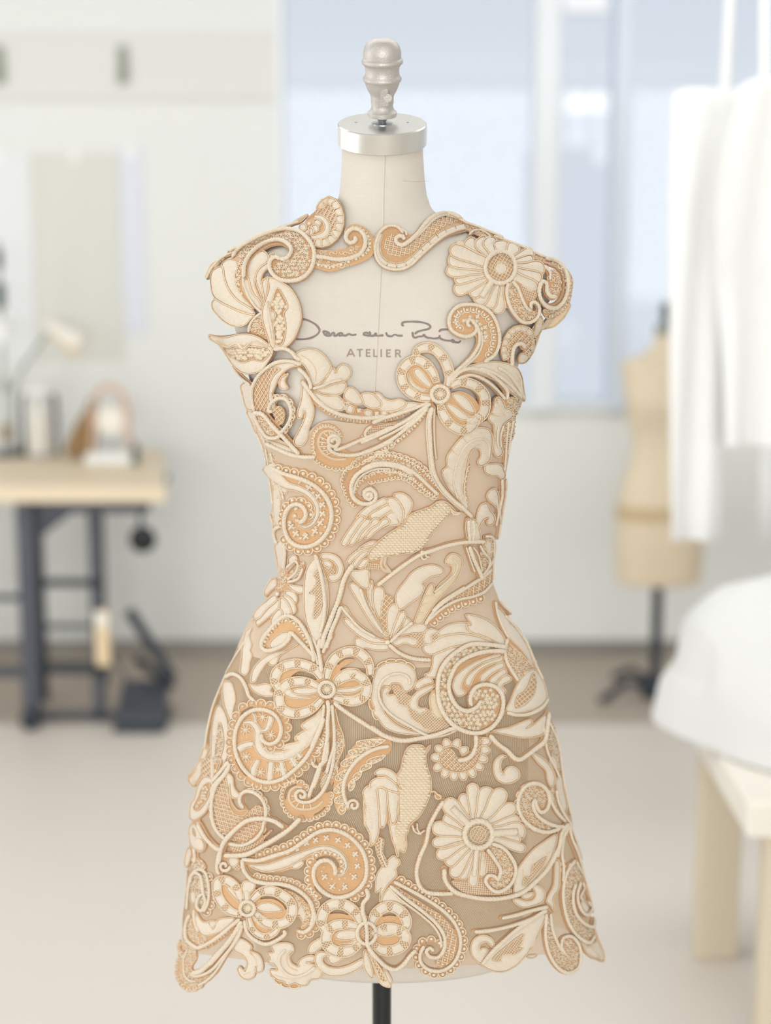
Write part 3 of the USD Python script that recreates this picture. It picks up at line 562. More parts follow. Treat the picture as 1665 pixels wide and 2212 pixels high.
reg('D'); P('leaf_lobe', '150,620 230,560 300,555 330,590 420,590 500,600 560,600 480,640 360,670 250,680 190,660')
begin('bow_flower', 'D', 2, 'striped bow-looped flower on the right bust, biggest of its kind on the bodice', 'ground_orange')
SB('735,455 752,380 735,290 690,200 620,135 545,125 485,150 470,200', 20)
SB('600,560 520,550 430,510 365,440 345,360 370,290 430,240 500,235 570,280 620,350 650,430', 20)
SB('765,455 830,420 900,425 970,455 1030,520 1045,610 1020,690 960,735 880,735', 20)
SB('680,610 700,690 755,770 830,815 900,810 950,760 985,690', 20, start=1)
P('petal', '450,320 490,300 530,330 570,390 610,450 590,470 520,420 470,370'); P('petal', '400,330 450,420 520,470 580,490 570,500 490,490 420,430'); P('petal', '770,520 830,520 900,560 940,620 960,680 900,670 830,610'); P('petal', '720,600 790,620 870,680 930,720 860,740 780,690'); 
G('380,300 470,270 640,400 690,450 600,560 450,500'); G('740,540 850,500 980,600 950,720 850,760 720,620')
DISC('675,522', 17, 4.6, 8)
begin('corded_stem', 'D', 1, 'triple corded stems sweeping from the bow flower across to the left', 'ground', 2)
C('-10,930 150,862 300,790 420,728 520,658 600,600', 5); C('-10,1025 150,960 280,890 400,800 500,720 575,635', 5); C('150,900 300,830 430,750 540,650', 4)
LT('-10,890 80,810 200,775 330,760 200,830 60,900', 5, 85, 0, .8); C('90,790 45,820 30,860 60,895', 3.5)
SC('575,670 500,770 400,870 280,960 180,1000', 16, -1, 'bead', .5)
begin('corded_stem', 'D', 1, 'long doubled stem cord running down from the bow flower to the right waist', 'ground', 2.6)
C('612,630 590,740 592,880 600,1030 622,1190 690,1320 780,1420 860,1490 935,1565', 5.4); C('590,640 565,760 568,900 580,1060 600,1200 660,1320 760,1430 850,1510', 2.6); C('628,640 625,780 628,930 640,1070', 2.4)
begin('peacock_spiral', 'C', 1, 'spiral paisley with a ladder band under the left bust swag', 'ground_orange')
SC('985,1125 968,1060 968,960 990,900 1045,858 1110,852 1180,885 1225,950', 13, -1, 'x', .45) 
SC('1000,1130 1060,1180 1140,1212 1230,1218 1330,1190 1440,1140 1560,1065 1665,1010', 14, -1, 'x', .6)
G('965,1060 985,900 1045,858 1110,852 1180,885 1225,950 1200,1030 1350,1110 1560,1050 1665,1000 1560,1065 1440,1140 1330,1190 1230,1218 1140,1212 1060,1180 1000,1130')
B('ladder_band', '1195,1000 1175,940 1115,908 1055,925 1025,985 1035,1055 1085,1115 1160,1148 1260,1148', 3, 1.5)
for a in ('1040,960 1100,985', '1030,1000 1095,1010', '1035,1040 1100,1040', '1055,1080 1115,1065', '1090,1110 1140,1085', '1070,925 1115,970', '1110,910 1130,960', '1150,930 1150,965'): T(a, 1.6, 1.2, 'lattice_thread')
for a in ('1060,975', '1055,1020', '1075,1055', '1100,1085', '1095,945', '1135,935'): BEAD(*pt(a)[0], 2.6)
C('1145,1005 1135,985 1155,970 1180,985 1180,1020 1150,1035 1112,1010 1118,960 1165,945 1200,985 1165,1060 1250,1040 1380,985 1520,930 1665,872', 4.6); C('1110,1010 1120,1060 1170,1095 1250,1112 1340,1110 1450,1080 1560,1035 1665,990', 4.8)
begin('breast_paisley', 'C', 0, 'lattice-filled heart-shaped paisley over the left bust')
LT('480,600 490,520 530,450 600,390 660,370 700,385 650,430 610,510 595,590 600,680 630,760 560,740 500,740', 7, 60, 0, 1.0, None, 118)
P('leaf', '885,348 800,322 720,335 640,350 590,380 650,372 700,385 650,430 612,500 598,590 605,680 640,745 650,660 625,620 650,540 700,440 780,375'); P('leaf', '700,470 735,440 770,420 735,480 750,525 768,545 730,562 695,545')
SC('640,650 690,628 745,640 785,700 792,790 755,870 705,925', 16, 1, 'bead', .55); LT('640,745 690,700 730,740 735,800 710,860 680,850', 7.5, 50, 0, 1.0)
C('880,352 790,320 680,325 590,375 510,455 468,550 468,650 490,745', 4.6); C('640,745 610,740 620,690 660,650 700,632 752,642 790,700 796,790 760,870 705,930', 4.6, .5)
LP('500,770 560,770 640,860 660,930 600,960 540,880', 9); C('490,752 560,765 640,855 725,945 810,1040 870,1105', 5.6, 2); C('490,790 540,890 600,965 680,965 720,930', 4.6)
P('leaf', '560,985 650,1010 760,1050 850,1105 740,1100 640,1060'); C('590,1015 680,1058 800,1108 900,1128 1000,1128', 5.4, 1)
begin('lobed_leaf', 'C', 0, 'smooth two-lobed satin leaf between the bust paisley and the spiral')
P('leaf', '892,520 930,580 960,650 985,730 972,820 940,900 932,980 885,1040 835,1042 813,1005 850,925 888,850 912,770 905,735 880,800 850,808 845,750 868,680 882,600', 3)
begin('bodice_vine', 'U', 0, 'narrow lace vine climbing the left side seam from waist to armhole')
P('leaf', '80,200 130,170 175,210 165,300 190,400 130,390 95,280'); P('leaf', '130,410 190,420 215,500 205,590 165,500'); C('20,40 90,130 165,190', 3.6, 1, 'cord'); C('200,430 240,560 300,700', 3)
LP('205,440 250,520 300,640 280,680 225,570', 8); C('215,590 270,720 310,900 335,1060 350,1180', 3); LP('300,740 345,760 400,950 440,1130 400,1200 350,1050', 9)
C('290,720 320,860 360,1000 390,1130', 3.2); C('330,750 380,920 440,1140', 3.2); P('leaf', '315,790 360,810 440,960 460,1085 430,1090 390,1010'); P('leaf', '360,960 390,1000 410,1180 400,1350 370,1370 345,1200')
C('330,1270 350,1340 350,1450', 3); C('410,1360 375,1380 370,1440 390,1500', 4.6, 1); P('leaf', '365,1500 430,1480 440,1620 400,1740 375,1620'); C('450,1500 455,1600 445,1710', 5, 1)
LP('330,1240 380,1240 400,1320 360,1350', 8)
begin('big_paisley', 'E', 1, 'large spiral paisley with cross stitches and beaded scallops at the left waist', 'ground_orange')
SC('300,55 400,92 500,110 600,125 690,160 770,215 830,290 872,370 893,460 890,570 862,670 805,755 730,815 650,850 570,858 500,835 445,785 408,715', 18, 1, 'bead', .75)
SC('395,640 385,560 400,480 445,405 510,372 580,378 635,420 655,490 640,550', 18, 1, 'bead', .5)
G('250,30 400,80 560,120 700,170 820,270 880,400 890,560 830,740 700,830 560,850 440,780 395,640 400,480 500,370 600,390 660,480 700,420 600,320 430,240 330,170')
X('650,232 735,325 778,410 778,500 755,595 705,675 615,730 520,700 475,630 570,165', 7.5); ST('420,130 540,150 660,210 760,300 830,420 845,560 780,700 690,770 600,790 500,760 440,670 440,590 560,660 700,620 750,500 720,370 620,260 480,190', 17, 4, 3, 1.2); ST('480,450 560,440 590,500 560,550 540,620 480,640 440,580', 15, 5, 4, 1.3)
C('290,35 400,92 530,132 650,182 755,258 828,350 865,450 868,550 842,650 790,735 715,798 625,828 540,818 468,768 428,690 413,600 425,500 470,425 535,402 592,432 620,500 600,560 555,590', 5.8)
B('paisley_band', '240,20 320,130 430,220 540,250 640,305 715,400 730,500 690,590 620,635 550,615', [30, 28, 20, 14, 13, 12, 11, 11, 9, 6], 3.2, 1.6)
begin('curl_paisley', 'E', 1, 'curling corded paisley with wave scallops arching over the upper bird')
reg('C'); SC('1350,1550 1285,1490 1262,1410 1232,1340 1258,1275 1310,1215 1385,1150 1500,1112 1620,1100', 14, 1, 'x', .5); reg('D'); SC('130,1035 260,1035 380,1068 480,1115 560,1180 625,1270', 15, 1, 'x', .45); SC('640,1400 560,1360 480,1300 400,1235 300,1215 180,1240 60,1260', 15, 1, 'x', .5)
G('-70,1200 0,1080 130,1030 260,1030 380,1060 480,1110 565,1175 640,1290 690,1390 640,1400 560,1355 480,1295 400,1228 300,1208 180,1230 60,1250 0,1290 -60,1280'); LP('30,1080 200,1050 350,1090 470,1150 560,1250 480,1210 380,1150 250,1115 120,1120', 9); LP('60,1200 250,1150 400,1180 520,1290 600,1370 480,1290 380,1225 250,1210', 9)
reg('C'); G('1250,1400 1300,1250 1420,1140 1600,1100 1640,1180 1480,1230 1380,1330 1350,1450 1440,1520 1350,1545')
reg('E'); C('1232,335 1218,312 1240,292 1262,318 1240,352 1195,325 1195,275 1250,250 1302,300 1292,365 1232,398 1150,388 1090,345 1060,262 1070,180 1122,98 1205,48 1320,12 1450,12 1570,42 1668,100', 5.6); reg('D'); C('0,1160 110,1108 250,1106 380,1142 480,1205 570,1292 655,1375', 4.8); reg('E'); C('1075,330 1110,180 1180,105 1300,55 1450,50', 3.2); SC('1110,290 1150,210 1215,155 1300,120', 15, 1, 'x', .6)
reg('D'); SC('20,1115 110,1062 250,1058 370,1092 480,1150 570,1235 640,1320', 13, 1, 'bead', .5); SC('655,1385 570,1335 480,1255 380,1190 250,1158 120,1160', 13, 1, 'bead', .5)
begin('acanthus_leaf', 'D', 1, 'upright acanthus leaf curling over at the right waist')
P('leaf', '905,1520 835,1430 765,1350 712,1255 690,1170 730,1135 728,1055 765,990 802,940 855,880 930,820 1010,800 1085,822 1112,885 1108,980 1092,1080 1045,1122 1000,1130 985,1090 1012,1048 1000,988 952,985 922,1030 900,1120 882,1250 872,1350 905,1440', 3)
C('815,1405 782,1285 795,1150 835,1025 895,935 970,895 1040,905 1072,960 1068,1050', 2.6, 3); T('860,1420 840,1300 850,1150 890,1030 950,950 1010,940', 1.5, 4); T('712,1255 790,1300', 1.2, 4); T('730,1135 800,1160', 1.2, 4); T('765,990 835,1040', 1.2, 4); T('855,880 900,935', 1.2, 4)
SC('905,1440 890,1340 900,1220 925,1130', 12, 1, None, .35)
begin('side_leaf', 'D', 1, 'fan of corded satin folds under the right arm')
P('leaf', '850,310 950,270 1070,245 1200,248 1315,285 1355,350 1372,450 1385,580 1310,540 1230,470 1130,400 1010,350 920,330', 2.5); C('765,410 835,335 925,305 1050,332 1150,400 1225,490 1225,565', 5); C('1000,300 1120,340 1230,420 1340,540', 4.6, 2); C('1150,290 1230,340 1290,420 1350,530 1375,555', 4.6, 2); C('1185,310 1290,400 1330,480 1340,400 1310,330', 3, 2); C('820,390 930,360 1040,400 1130,470 1210,560', 4, 1)
begin('side_tulip', 'S', 1, 'pale raised tulip-shaped motif at the right side seam')
P('petal', '262,300 275,250 300,232 340,270 365,330 400,340 430,400 400,430 350,470 320,560 330,690 340,720 300,765 262,740 255,640 260,520 250,470 215,445 215,395 240,365', 3.4); C('290,480 275,600 290,690', 2.6, 3); C('330,480 305,580 310,670', 2.6, 3); T('280,260 300,330 350,400', 1.4, 4.5); T('235,380 290,400 340,390', 1.4, 4.5)
LP('370,250 510,240 500,290 450,400 440,470 400,440 380,330', 9); C('380,450 365,600 355,750 345,880', 3); C('420,440 395,600 375,740', 3); LP('360,470 430,470 430,590 395,650 370,740 350,700', 9)
P('patch', '180,840 240,820 320,830 345,880 360,930 330,965 290,930 230,925 185,895', 2.6); 
begin('side_scroll', 'S', 1, 'twisted pale leaf scroll on the right waist beside the corded stems')
P('leaf', '105,1310 120,1240 150,1180 200,1170 225,1230 265,1290 255,1350 215,1370 195,1340 215,1300 180,1310 140,1370 130,1440 150,1490 90,1500 60,1440', 3.2); P('leaf', '195,1110 220,1060 270,1040 300,1120 290,1220 250,1180 215,1150', 2.6); C('320,960 320,1110 295,1240 310,1350 290,1480', 4); C('360,960 355,1100 330,1240 320,1330', 3.4); C('270,1130 290,1260 270,1370', 3)
LP('175,1470 240,1440 265,1560 230,1680 180,1790 140,1700 150,1560', 9); C('130,1540 160,1600 210,1670 200,1740 150,1810', 3.4, 1); C('180,1460 235,1470 262,1560 240,1680 170,1800', 3.2); P('leaf', '190,1500 235,1520 225,1640 195,1600', 2); C('255,1500 250,1650 245,1850', 2.6)
begin('branch', 'F', 2, 'corded branch the upper bird stands on', 'ground_pale', 2.4)
C('165,1215 300,1105 450,992 590,902 700,862 850,812 1000,782 1130,775 1205,778', 5.2); C('600,860 590,900 610,950 650,940', 2.6, 2); C('640,860 640,920 675,930', 2.6, 2); C('590,870 680,880', 2.6, 3)
C('1050,560 1052,650 1062,770', 5); C('1090,560 1100,660 1090,760', 5); P('stem_join', '1040,560 1120,560 1160,640 1165,770 1060,770', 3); C('1055,820 1100,960 1150,1080 1180,1160', 5.4); C('1030,830 1070,960 1110,1080', 2.4); C('1095,830 1140,900 1180,1080', 2.6)
BIRDCELLS = []
def weave(s, sp=9.0):
    """raised basket stitches over a bird's body"""
    q = poly_of(s); po = Polygon(q).buffer(-1.0); x0, y0, x1, y1 = po.bounds; k = 0
    for y in np.arange(y0, y1, sp * .56):
        k += 1
        for x in np.arange(x0 + (k % 2) * sp / 2, x1, sp):
            if po.contains(Point(x, y)): thread([[x - sp * .41, y - .8], [x, y + .7], [x + sp * .41, y - .8]], 2.95, 3.0, 'basket_stitch')
begin('bird', 'F', 2, 'embroidered bird perched with raised wings at the waist')
P('body', '962,500 930,470 880,410 820,372 760,375 700,420 620,452 520,490 450,540 430,600 350,650 250,712 150,800 82,882 75,965 105,970 200,942 300,922 420,900 530,880 600,842 650,782 690,700 760,622 830,542 870,492 905,502', 2.6, mat='satin_warm')
weave('930,485 880,420 820,380 760,383 700,427 620,460 520,498 455,548 435,605 352,660 255,720 155,808 90,885 84,955 110,960 200,932 300,912 420,890 525,870 593,835 643,777 683,695 752,617 823,538 863,490')
T('870,440 925,480 970,485', 2.4, 5); BEAD(*pt('820,435')[0], 3, 6); C('965,490 930,500 890,490', 2.6, 3)
for a in ('90,870 0,960 -60,1040 -90,1020 -60,960 20,880', '120,830 20,890 -70,950 -110,1000 -140,990 -120,940 -20,860', '-30,1040 10,1045 60,1000 80,960 30,950', '160,780 60,850 -40,900 -60,890 0,830 110,770'): P('tail_feather', a, 2.4)
P('wing', '405,600 420,540 425,470 385,390 320,305 345,295 400,290 460,318 512,385 500,450 462,512 440,560', 2.6)
reg('E')
for a in ('960,808 985,830 1030,790 1080,700 1150,600 1200,540 1150,520 1080,600 1010,700', '1035,800 1062,812 1110,770 1170,670 1250,590 1240,550 1190,560 1120,660', '1110,775 1150,762 1190,720 1260,640 1340,590 1310,540 1250,580 1180,670', '1195,745 1235,740 1290,690 1370,630 1440,580 1400,540 1320,600 1250,660', '1110,540 1200,440 1300,380 1400,340 1420,390 1330,440 1240,500 1160,580', '1240,520 1340,450 1430,410 1470,450 1390,510 1290,570', '1370,560 1440,490 1490,480 1520,540 1540,600 1440,620 1380,640'): P('wing_feather', a, 2.6)
P('wing', '1415,350 1480,342 1545,390 1590,470 1580,590 1550,610 1490,520 1430,430', 3)
B('leg', '1370,930 1355,1010 1370,1050 1430,1080', [5, 4, 4, 5], 2); B('leg', '1400,940 1390,1000 1440,1070 1450,1095', [4, 4, 4, 5], 2); LT('1190,1000 1330,1000 1350,1050 1260,1060 1190,1040', 4.5, 5, 0, .8)
begin('waist_leaf', 'E', 1, 'upright leaf with a net centre and curled top on the left waist')
P('leaf_rim', '690,1800 650,1700 612,1580 592,1400 597,1200 622,1055 680,962 735,930 765,1010 795,1100 822,1180 835,1310 830,1460 800,1610 760,1750', 2.6, hole='735,1070 690,1120 720,1150 705,1230 660,1300 715,1320 700,1420 690,1560 740,1510 775,1400 782,1250 765,1130')
LT('735,1070 690,1120 720,1150 705,1230 660,1300 715,1320 700,1420 690,1560 740,1510 775,1400 782,1250 765,1130', 4.5, 40, 0, .9)
C('712,905 755,1040 790,1220 805,1400 790,1570 755,1700', 5, 1.5); P('curl', '755,912 850,900 925,932 972,1000 980,1080 942,1150 872,1182 830,1140 840,1110 900,1110 925,1060 900,1000 840,960 775,960', 2.8); P('curl', '775,980 830,970 872,1010 860,1040 800,1030', 2.2); LT('790,1045 880,1045 905,1070 880,1105 830,1100', 4.5, 40, 0, .9)
begin('corded_stem', 'E', 1, 'thick twisted stem cord falling from the bird\'s tail to the hip flower', 'ground', 2.4)
C('1085,1005 1025,1090 985,1180 960,1290 930,1390 885,1500 840,1620 800,1720 765,1850', 6.2); C('960,1430 920,1550 880,1640 840,1760 815,1850', 5.4); reg('G'); C('1100,330 1080,420 1095,520 1110,630', 5.6); C('1200,300 1150,380 1120,460', 5); C('1010,400 1050,470 1075,570', 3.4); C('1030,320 1060,400 1080,470', 3.4)
begin('side_blossom', 'U', 1, 'small pale blossom sticking out at the left waist')
for a in ('275,1900 330,1800 375,1790 385,1850 330,1900 290,1940', '300,1980 370,1930 390,1960 300,2050 230,2130 190,2130 210,2060', '210,2150 290,2060 400,1960 400,2030 320,2110 250,2170 220,2190', '330,2160 400,2040 430,2080 390,2150 370,2200', '410,1960 430,1950 500,2060 480,2120 420,2110', '430,1930 500,1960 540,2060 500,2090', '450,1900 520,1900 550,1960 530,2000 470,1950'): P('petal', a, 2.6)
LP('385,1890 440,1740 465,1740 470,1830 420,1900', 8); P('petal', '470,1840 540,1850 600,1860 590,1910 530,1900', 2); C('470,1700 540,1640 560,1680 540,1740 480,1800', 3.4); LP('470,1780 550,1700 600,1650 590,1740 520,1810', 9); P('leaf', '480,1620 530,1590 550,1630 500,1700 470,1730 480,1660'); C('480,1820 560,1790 600,1700', 3.6); BEAD(*pt('395,1925')[0], 5, 2)
begin('fan_flower', 'E', 1, 'spreading fan of satin petals at the centre waist')
P('petal', '1430,1765 1300,1655 1200,1510 1112,1355 1042,1225 1050,1192 1090,1200 1162,1265 1255,1455 1375,1655', 2.8); P('petal', '1240,1245 1180,1245 1095,1172 1050,1112 1062,1070 1130,1068 1220,1050 1242,1100 1232,1170', 2.6); P('petal', '1220,1260 1260,1190 1260,1130 1275,1220 1265,1290 1280,1450 1350,1640 1290,1540 1240,1400')
P('petal', '1300,1235 1370,1242 1388,1312 1362,1425 1345,1560 1290,1450 1270,1330'); P('petal', '1432,1440 1500,1405 1537,1440 1522,1522 1482,1622 1440,1742 1412,1620'); P('petal', '1532,1502 1582,1480 1602,1522 1562,1602 1502,1692 1450,1760 1470,1660'); P('petal', '1600,1540 1660,1600 1600,1650 1500,1720 1440,1775 1480,1720 1570,1620')
LT('1360,1335 1400,1312 1460,1332 1482,1362 1440,1432 1412,1532 1422,1652 1422,1752 1382,1702 1350,1562', 8.5, 42, 0, 1.1)
P('petal', '980,1562 1012,1550 1100,1622 1200,1692 1332,1752 1430,1788 1350,1800 1250,1790 1102,1702 1000,1602'); P('petal', '950,1442 1000,1430 1080,1552 1180,1642 1260,1700 1200,1690 1100,1610 1000,1530'); P('petal', '1100,1750 1180,1760 1300,1800 1420,1810 1430,1860 1300,1870 1200,1850 1130,1870 1100,1820')
C('1150,1250 1200,1400 1280,1560 1370,1700', 4, 2); C('960,1430 1050,1540 1150,1650 1300,1740', 3.4, 2)
reg('F'); P('petal', '292,1780 352,1702 432,1642 540,1612 630,1612 655,1650 622,1692 500,1702 420,1722'); P('petal', '300,1795 400,1742 500,1742 565,1780 530,1830 430,1800 360,1830'); C('290,1790 380,1700 450,1640 510,1590', 4.4, 2); LT('480,1720 620,1700 700,1700 660,1790 560,1850 520,1790', 5, 40, 0, .9)
BEAD(*pt('265,1790')[0], 6, 2)
begin('plume_leaf', 'F', 1, 'broad curved satin plume right of the fan flower')
P('plume', '382,1465 342,1382 352,1292 422,1192 500,1092 600,1032 700,1012 780,1032 822,1080 792,1112 700,1132 642,1172 602,1202 627,1242 602,1312 540,1362 470,1412', 3)
begin('plume_leaf', 'F', 1, 'ragged feathery plume with a tasselled tip at the right waist')
P('plume', '530,1605 562,1492 602,1382 652,1262 692,1202 722,1212 720,1292 782,1202 852,1142 902,1072 892,1022 832,1002 852,932 902,897 972,922 1002,982 990,1062 942,1162 862,1262 782,1342 712,1432 652,1522 602,1602', 2.6, mat='satin_warm')
C('720,1290 830,1190 930,1080 940,1000 900,950', 2.4, 3); T('560,1500 620,1490', 1.3, 4); T('590,1420 660,1400', 1.3, 4); T('640,1330 720,1320', 1.3, 4)
begin('lattice_band', 'F', 1, 'lattice band edged with scalloped loops along the right waist')
LT('640,1612 720,1500 820,1410 920,1340 1020,1272 1130,1195 1220,1130 1285,1060 1292,1180 1210,1275 1110,1325 960,1362 810,1440 705,1530', 10.5, 35, 2, 1.2, None, 95)
C('635,1615 700,1505 800,1402 900,1332 1010,1262 1120,1185 1200,1132 1272,1060', 4.4); C('660,1580 710,1530 805,1448 955,1368 1105,1335 1205,1292 1285,1200', 4, .5); C('700,1480 800,1380 910,1305 1020,1235', 3.2, 1)
SC('680,1600 740,1545 815,1478 900,1425 1000,1385 1100,1358 1200,1320', 17, -1, 'bead', .8)
# ---- skirt
begin('bow_flower', 'G', 2, 'striped bow-looped flower at the hip, left of centre', 'ground_orange')
SB('1105,690 1060,620 980,575 880,555 790,575 715,630 695,710 730,790', 20); SB('1090,770 1000,725 890,715 800,740 745,800 730,880 760,960 840,1000 940,995 1040,945 1110,870', 20)
SB('1150,690 1175,590 1230,500 1320,450 1410,445 1490,495 1535,580 1540,660', 20); SB('1215,860 1300,880 1400,890 1480,850 1510,780 1480,700 1400,655 1310,680 1230,740', 20)
P('petal', '1090,780 1000,770 900,775 840,800 900,830 1000,830 1090,800'); P('petal', '1075,850 1000,865 900,870 800,850 760,800 800,775 860,800 900,840 1000,845'); P('petal', '1210,700 1260,640 1330,600 1410,600 1450,620 1370,660 1290,700 1220,730'); P('petal', '1230,790 1300,775 1400,765 1470,740 1470,770 1400,810 1320,820 1240,810'); P('petal', '1230,800 1300,840 1400,840 1450,820 1420,870 1320,880 1240,840')
G('780,730 1080,720 1100,850 1000,940 850,940 760,850'); G('1200,700 1400,600 1500,680 1480,820 1350,870 1220,830')
G('760,660 850,605 960,615 1060,690 1000,640 900,620 790,690'); G('1190,690 1240,590 1320,520 1400,520 1350,545 1260,610')
DISC('1155,785', 16, 4.4, 8)
begin('corded_stem', 'G', 1, 'cluster of stem cords and narrow leaves falling from the hip bow flower', 'ground', 2.6)
C('1160,880 1170,960 1160,1080 1160,1200 1140,1320 1120,1430', 5.4); C('1215,900 1300,970 1420,1050 1560,1140 1668,1205', 5.6); C('1200,920 1210,1040 1220,1180 1215,1300 1180,1420 1150,1540', 4.4, .5); C('1130,920 1110,1060 1070,1170 1010,1310', 4.2)
P('leaf', '1130,930 1060,1010 930,1100 925,1125 1000,1130 960,1150 880,1200 862,1230 930,1240 880,1260 770,1290 750,1320 830,1335 950,1320 1030,1240 1090,1110', 2.4)
LP('1220,950 1250,1100 1290,1200 1310,1300 1260,1400 1230,1560 1190,1640 1220,1400 1240,1200', 9); T('1225,960 1260,1100 1300,1210 1290,1330 1240,1450 1250,1540'); SC('1140,1080 1120,1180 1080,1280 1040,1350', 15, 1, 'bead', .6)
C('1020,1430 1040,1470 1080,1480 1130,1440 1160,1400', 4); C('1100,1440 1080,1540 1030,1668', 5); BD('1060,1370 1110,1250 1140,1280 1120,1400 1080,1440', 7, 1.8); LT('1110,1580 1160,1480 1200,1430 1190,1560 1120,1668', 4.5, 30, 0, .9)
begin('wheel_spiral', 'G', 1, 'large wheel-like spiral with satin spokes and scalloped edge on the left hip', 'ground_orange')
SC('385,985 470,935 560,932 650,948 730,1010 780,1090 778,1180 735,1255 670,1295 600,1295 550,1250', 19, 1, 'x', .72)
SC('1080,1230 1040,1340 965,1440 880,1520 800,1580 700,1640 600,1645 500,1625 410,1560 345,1470 318,1380 308,1290 318,1200 345,1090 380,1000', 19, 1, 'x', .72)
G('540,1160 580,1000 660,990 740,1090 745,1180 650,1270 560,1250 500,1150 480,1070 420,1060 380,1130 345,1330 440,1530 640,1620 850,1520 1020,1310 1130,1040 960,1330 800,1420 640,1420 540,1350')
G('340,1200 420,1030 560,970 700,1020 745,1160 700,1250 600,1250 700,1400 1000,1250 900,1450 640,1610 440,1530')
B('wheel_band', '415,1085 480,1085 535,1150 540,1230 545,1300 600,1370 690,1395 790,1380 880,1330 960,1250 1040,1150 1110,1020', [8, 14, 16, 17, 18, 19, 20, 20, 20, 18, 14, 8], 3)
for a in ('925,1105 990,1095 1080,1000 1120,960 1090,1110 1010,1160 960,1150', '870,1215 930,1190 1010,1150 990,1230 930,1265 880,1245', '755,1300 830,1280 920,1255 880,1330 800,1340', '650,1350 730,1340 800,1350 720,1385'): P('wheel_lobe', a, 2.4)
for a, w in (('365,1325 420,1290 495,1275', [17, 14, 14]), ('490,1570 500,1500 540,1420', [14, 14, 12]), ('640,1605 645,1530 655,1440', [15, 14, 14]), ('775,1570 760,1510 745,1440', [14, 13, 12]), ('880,1480 850,1430 830,1400', [13, 12, 12]), ('920,1400 890,1360', [12, 11]), ('655,1030 640,1090 610,1150 555,1160', [14, 13, 11, 6]), ('495,1000 510,1030 520,1080', [8, 8, 6])): B('spoke', a, w, 2.6)
for a in ('430,1150', '435,1390', '560,1530', '715,1505', '860,1425', '580,1035', '655,1195'):
    c = pt(a)[0]; star(c, 11, 4, 1.0, 1.2); t = rng.uniform(0, 1.5); P('cross_patch', np.array([c + np.array([math.cos(t + k), math.sin(t + k)]) * 5.5 for k in (0, 1.57, 3.14, 4.71)]), 1.6, sp=False, line=0)
BD('380,1350 430,1480 560,1590 480,1400', 10, 1.7); BD('700,1590 830,1510 760,1460', 10, 1.7); BD('900,1460 1000,1320 940,1340', 10, 1.7); BD('380,1120 460,1050 500,1200 400,1260', 11, 1.7)
C('582,1185 575,1220 600,1255 650,1275 710,1250 745,1180 740,1090 692,1012 610,972 510,972 422,1022 365,1112 340,1212 345,1332 382,1442 445,1532 535,1598 640,1620 750,1592 850,1520 950,1422 1020,1312 1090,1150 1130,1040', 5.4)
begin('small_paisley', 'G', 1, 'hooked paisley with a satin heart above the hip flower', 'ground_orange')
G('580,400 640,270 720,180 800,130 890,160 960,260 1010,380 1050,480 960,400 890,330 835,280 800,380 690,430 620,440')
SC('975,400 925,310 870,225 815,185 750,200 690,260 635,340 610,400', 16, -1, 'bead', .6)
P('paisley_heart', '640,385 700,312 790,270 832,290 802,362 722,412 660,424', 3); C('1040,540 1020,400 960,260 890,165 805,130 722,180 642,270 592,340 580,405 620,440 690,430 770,390 822,330 835,282 892,332 960,402 1050,500', 5.2)
begin('hip_leaf', 'G', 0, 'three pale slender leaves over the net at the left hip', 'ground_pale')
P('leaf', '470,722 500,725 560,622 622,545 640,570 690,570 722,500 752,470 830,420 900,380 860,390 760,440 650,462 560,522 492,602', 2.2); T('600,560 660,520 740,470', 1.2, 3.5)
P('leaf', '450,742 520,752 600,735 660,752 642,802 690,830 652,850 562,842 482,792', 2.2); P('leaf', '375,640 385,540 392,430 430,262 468,240 460,332 480,382 462,440 482,482 462,540 450,622 420,662', 2.2)
C('250,682 312,652 382,682 432,762 462,850 505,890', 5); P('leaf', '228,722 290,722 322,802 332,882 312,962 302,1100 290,1172 278,1060 250,992 225,902', 2.4)
P('leaf', '110,1380 118,1150 140,1000 180,930 232,990 262,1100 278,1250 262,1380 205,1500 150,1620 100,1668 90,1560', 2.6, hole='150,1380 165,1200 190,1080 215,1150 225,1290 190,1420 160,1500'); LP('150,1380 165,1200 190,1080 215,1150 225,1290 190,1420 160,1500', 8)
LT('30,1560 60,1400 100,1290 125,1400 110,1520 80,1640', 6.5, 120, 0, 1.2, 200); C('260,640 190,800 120,980 85,1150 60,1350', 3, .5); C('480,240 420,360 330,500 250,640', 2.6)
begin('rosette_spiral', 'H', 2, 'big double-corded rosette spiral filled with star stitches on the right hip')
ST('1000,365 900,352 780,352 690,400 610,475 560,560 545,660 550,780 585,870 650,955 745,1012 850,1028 930,990 990,920 1020,830 1010,745 970,695 900,675 840,695 800,745 810,800 870,790 830,840 760,872 690,842 640,770 615,670 640,570 690,490 790,428 920,398', 10, 5.4, 4, 1.25, False)
C('1060,372 900,345 780,345 680,398 600,470 548,560 532,660 537,780 572,880 642,970 742,1030 850,1045 940,1010 1010,930 1040,830 1030,742 980,682 900,660 830,682 790,742 785,800 800,830', 5.8, 1); C('1055,402 920,400 790,432 690,492 640,572 615,670 640,770 692,842 762,870 832,840 872,785', 5.8, .5)
SC('760,385 690,425 620,500 575,590 565,680 575,780 610,860 670,935 750,985', 13, -1, None, .5)
begin('plume_fan', 'H', 1, 'sweeping crescent plumes fanned over the hip rosette')
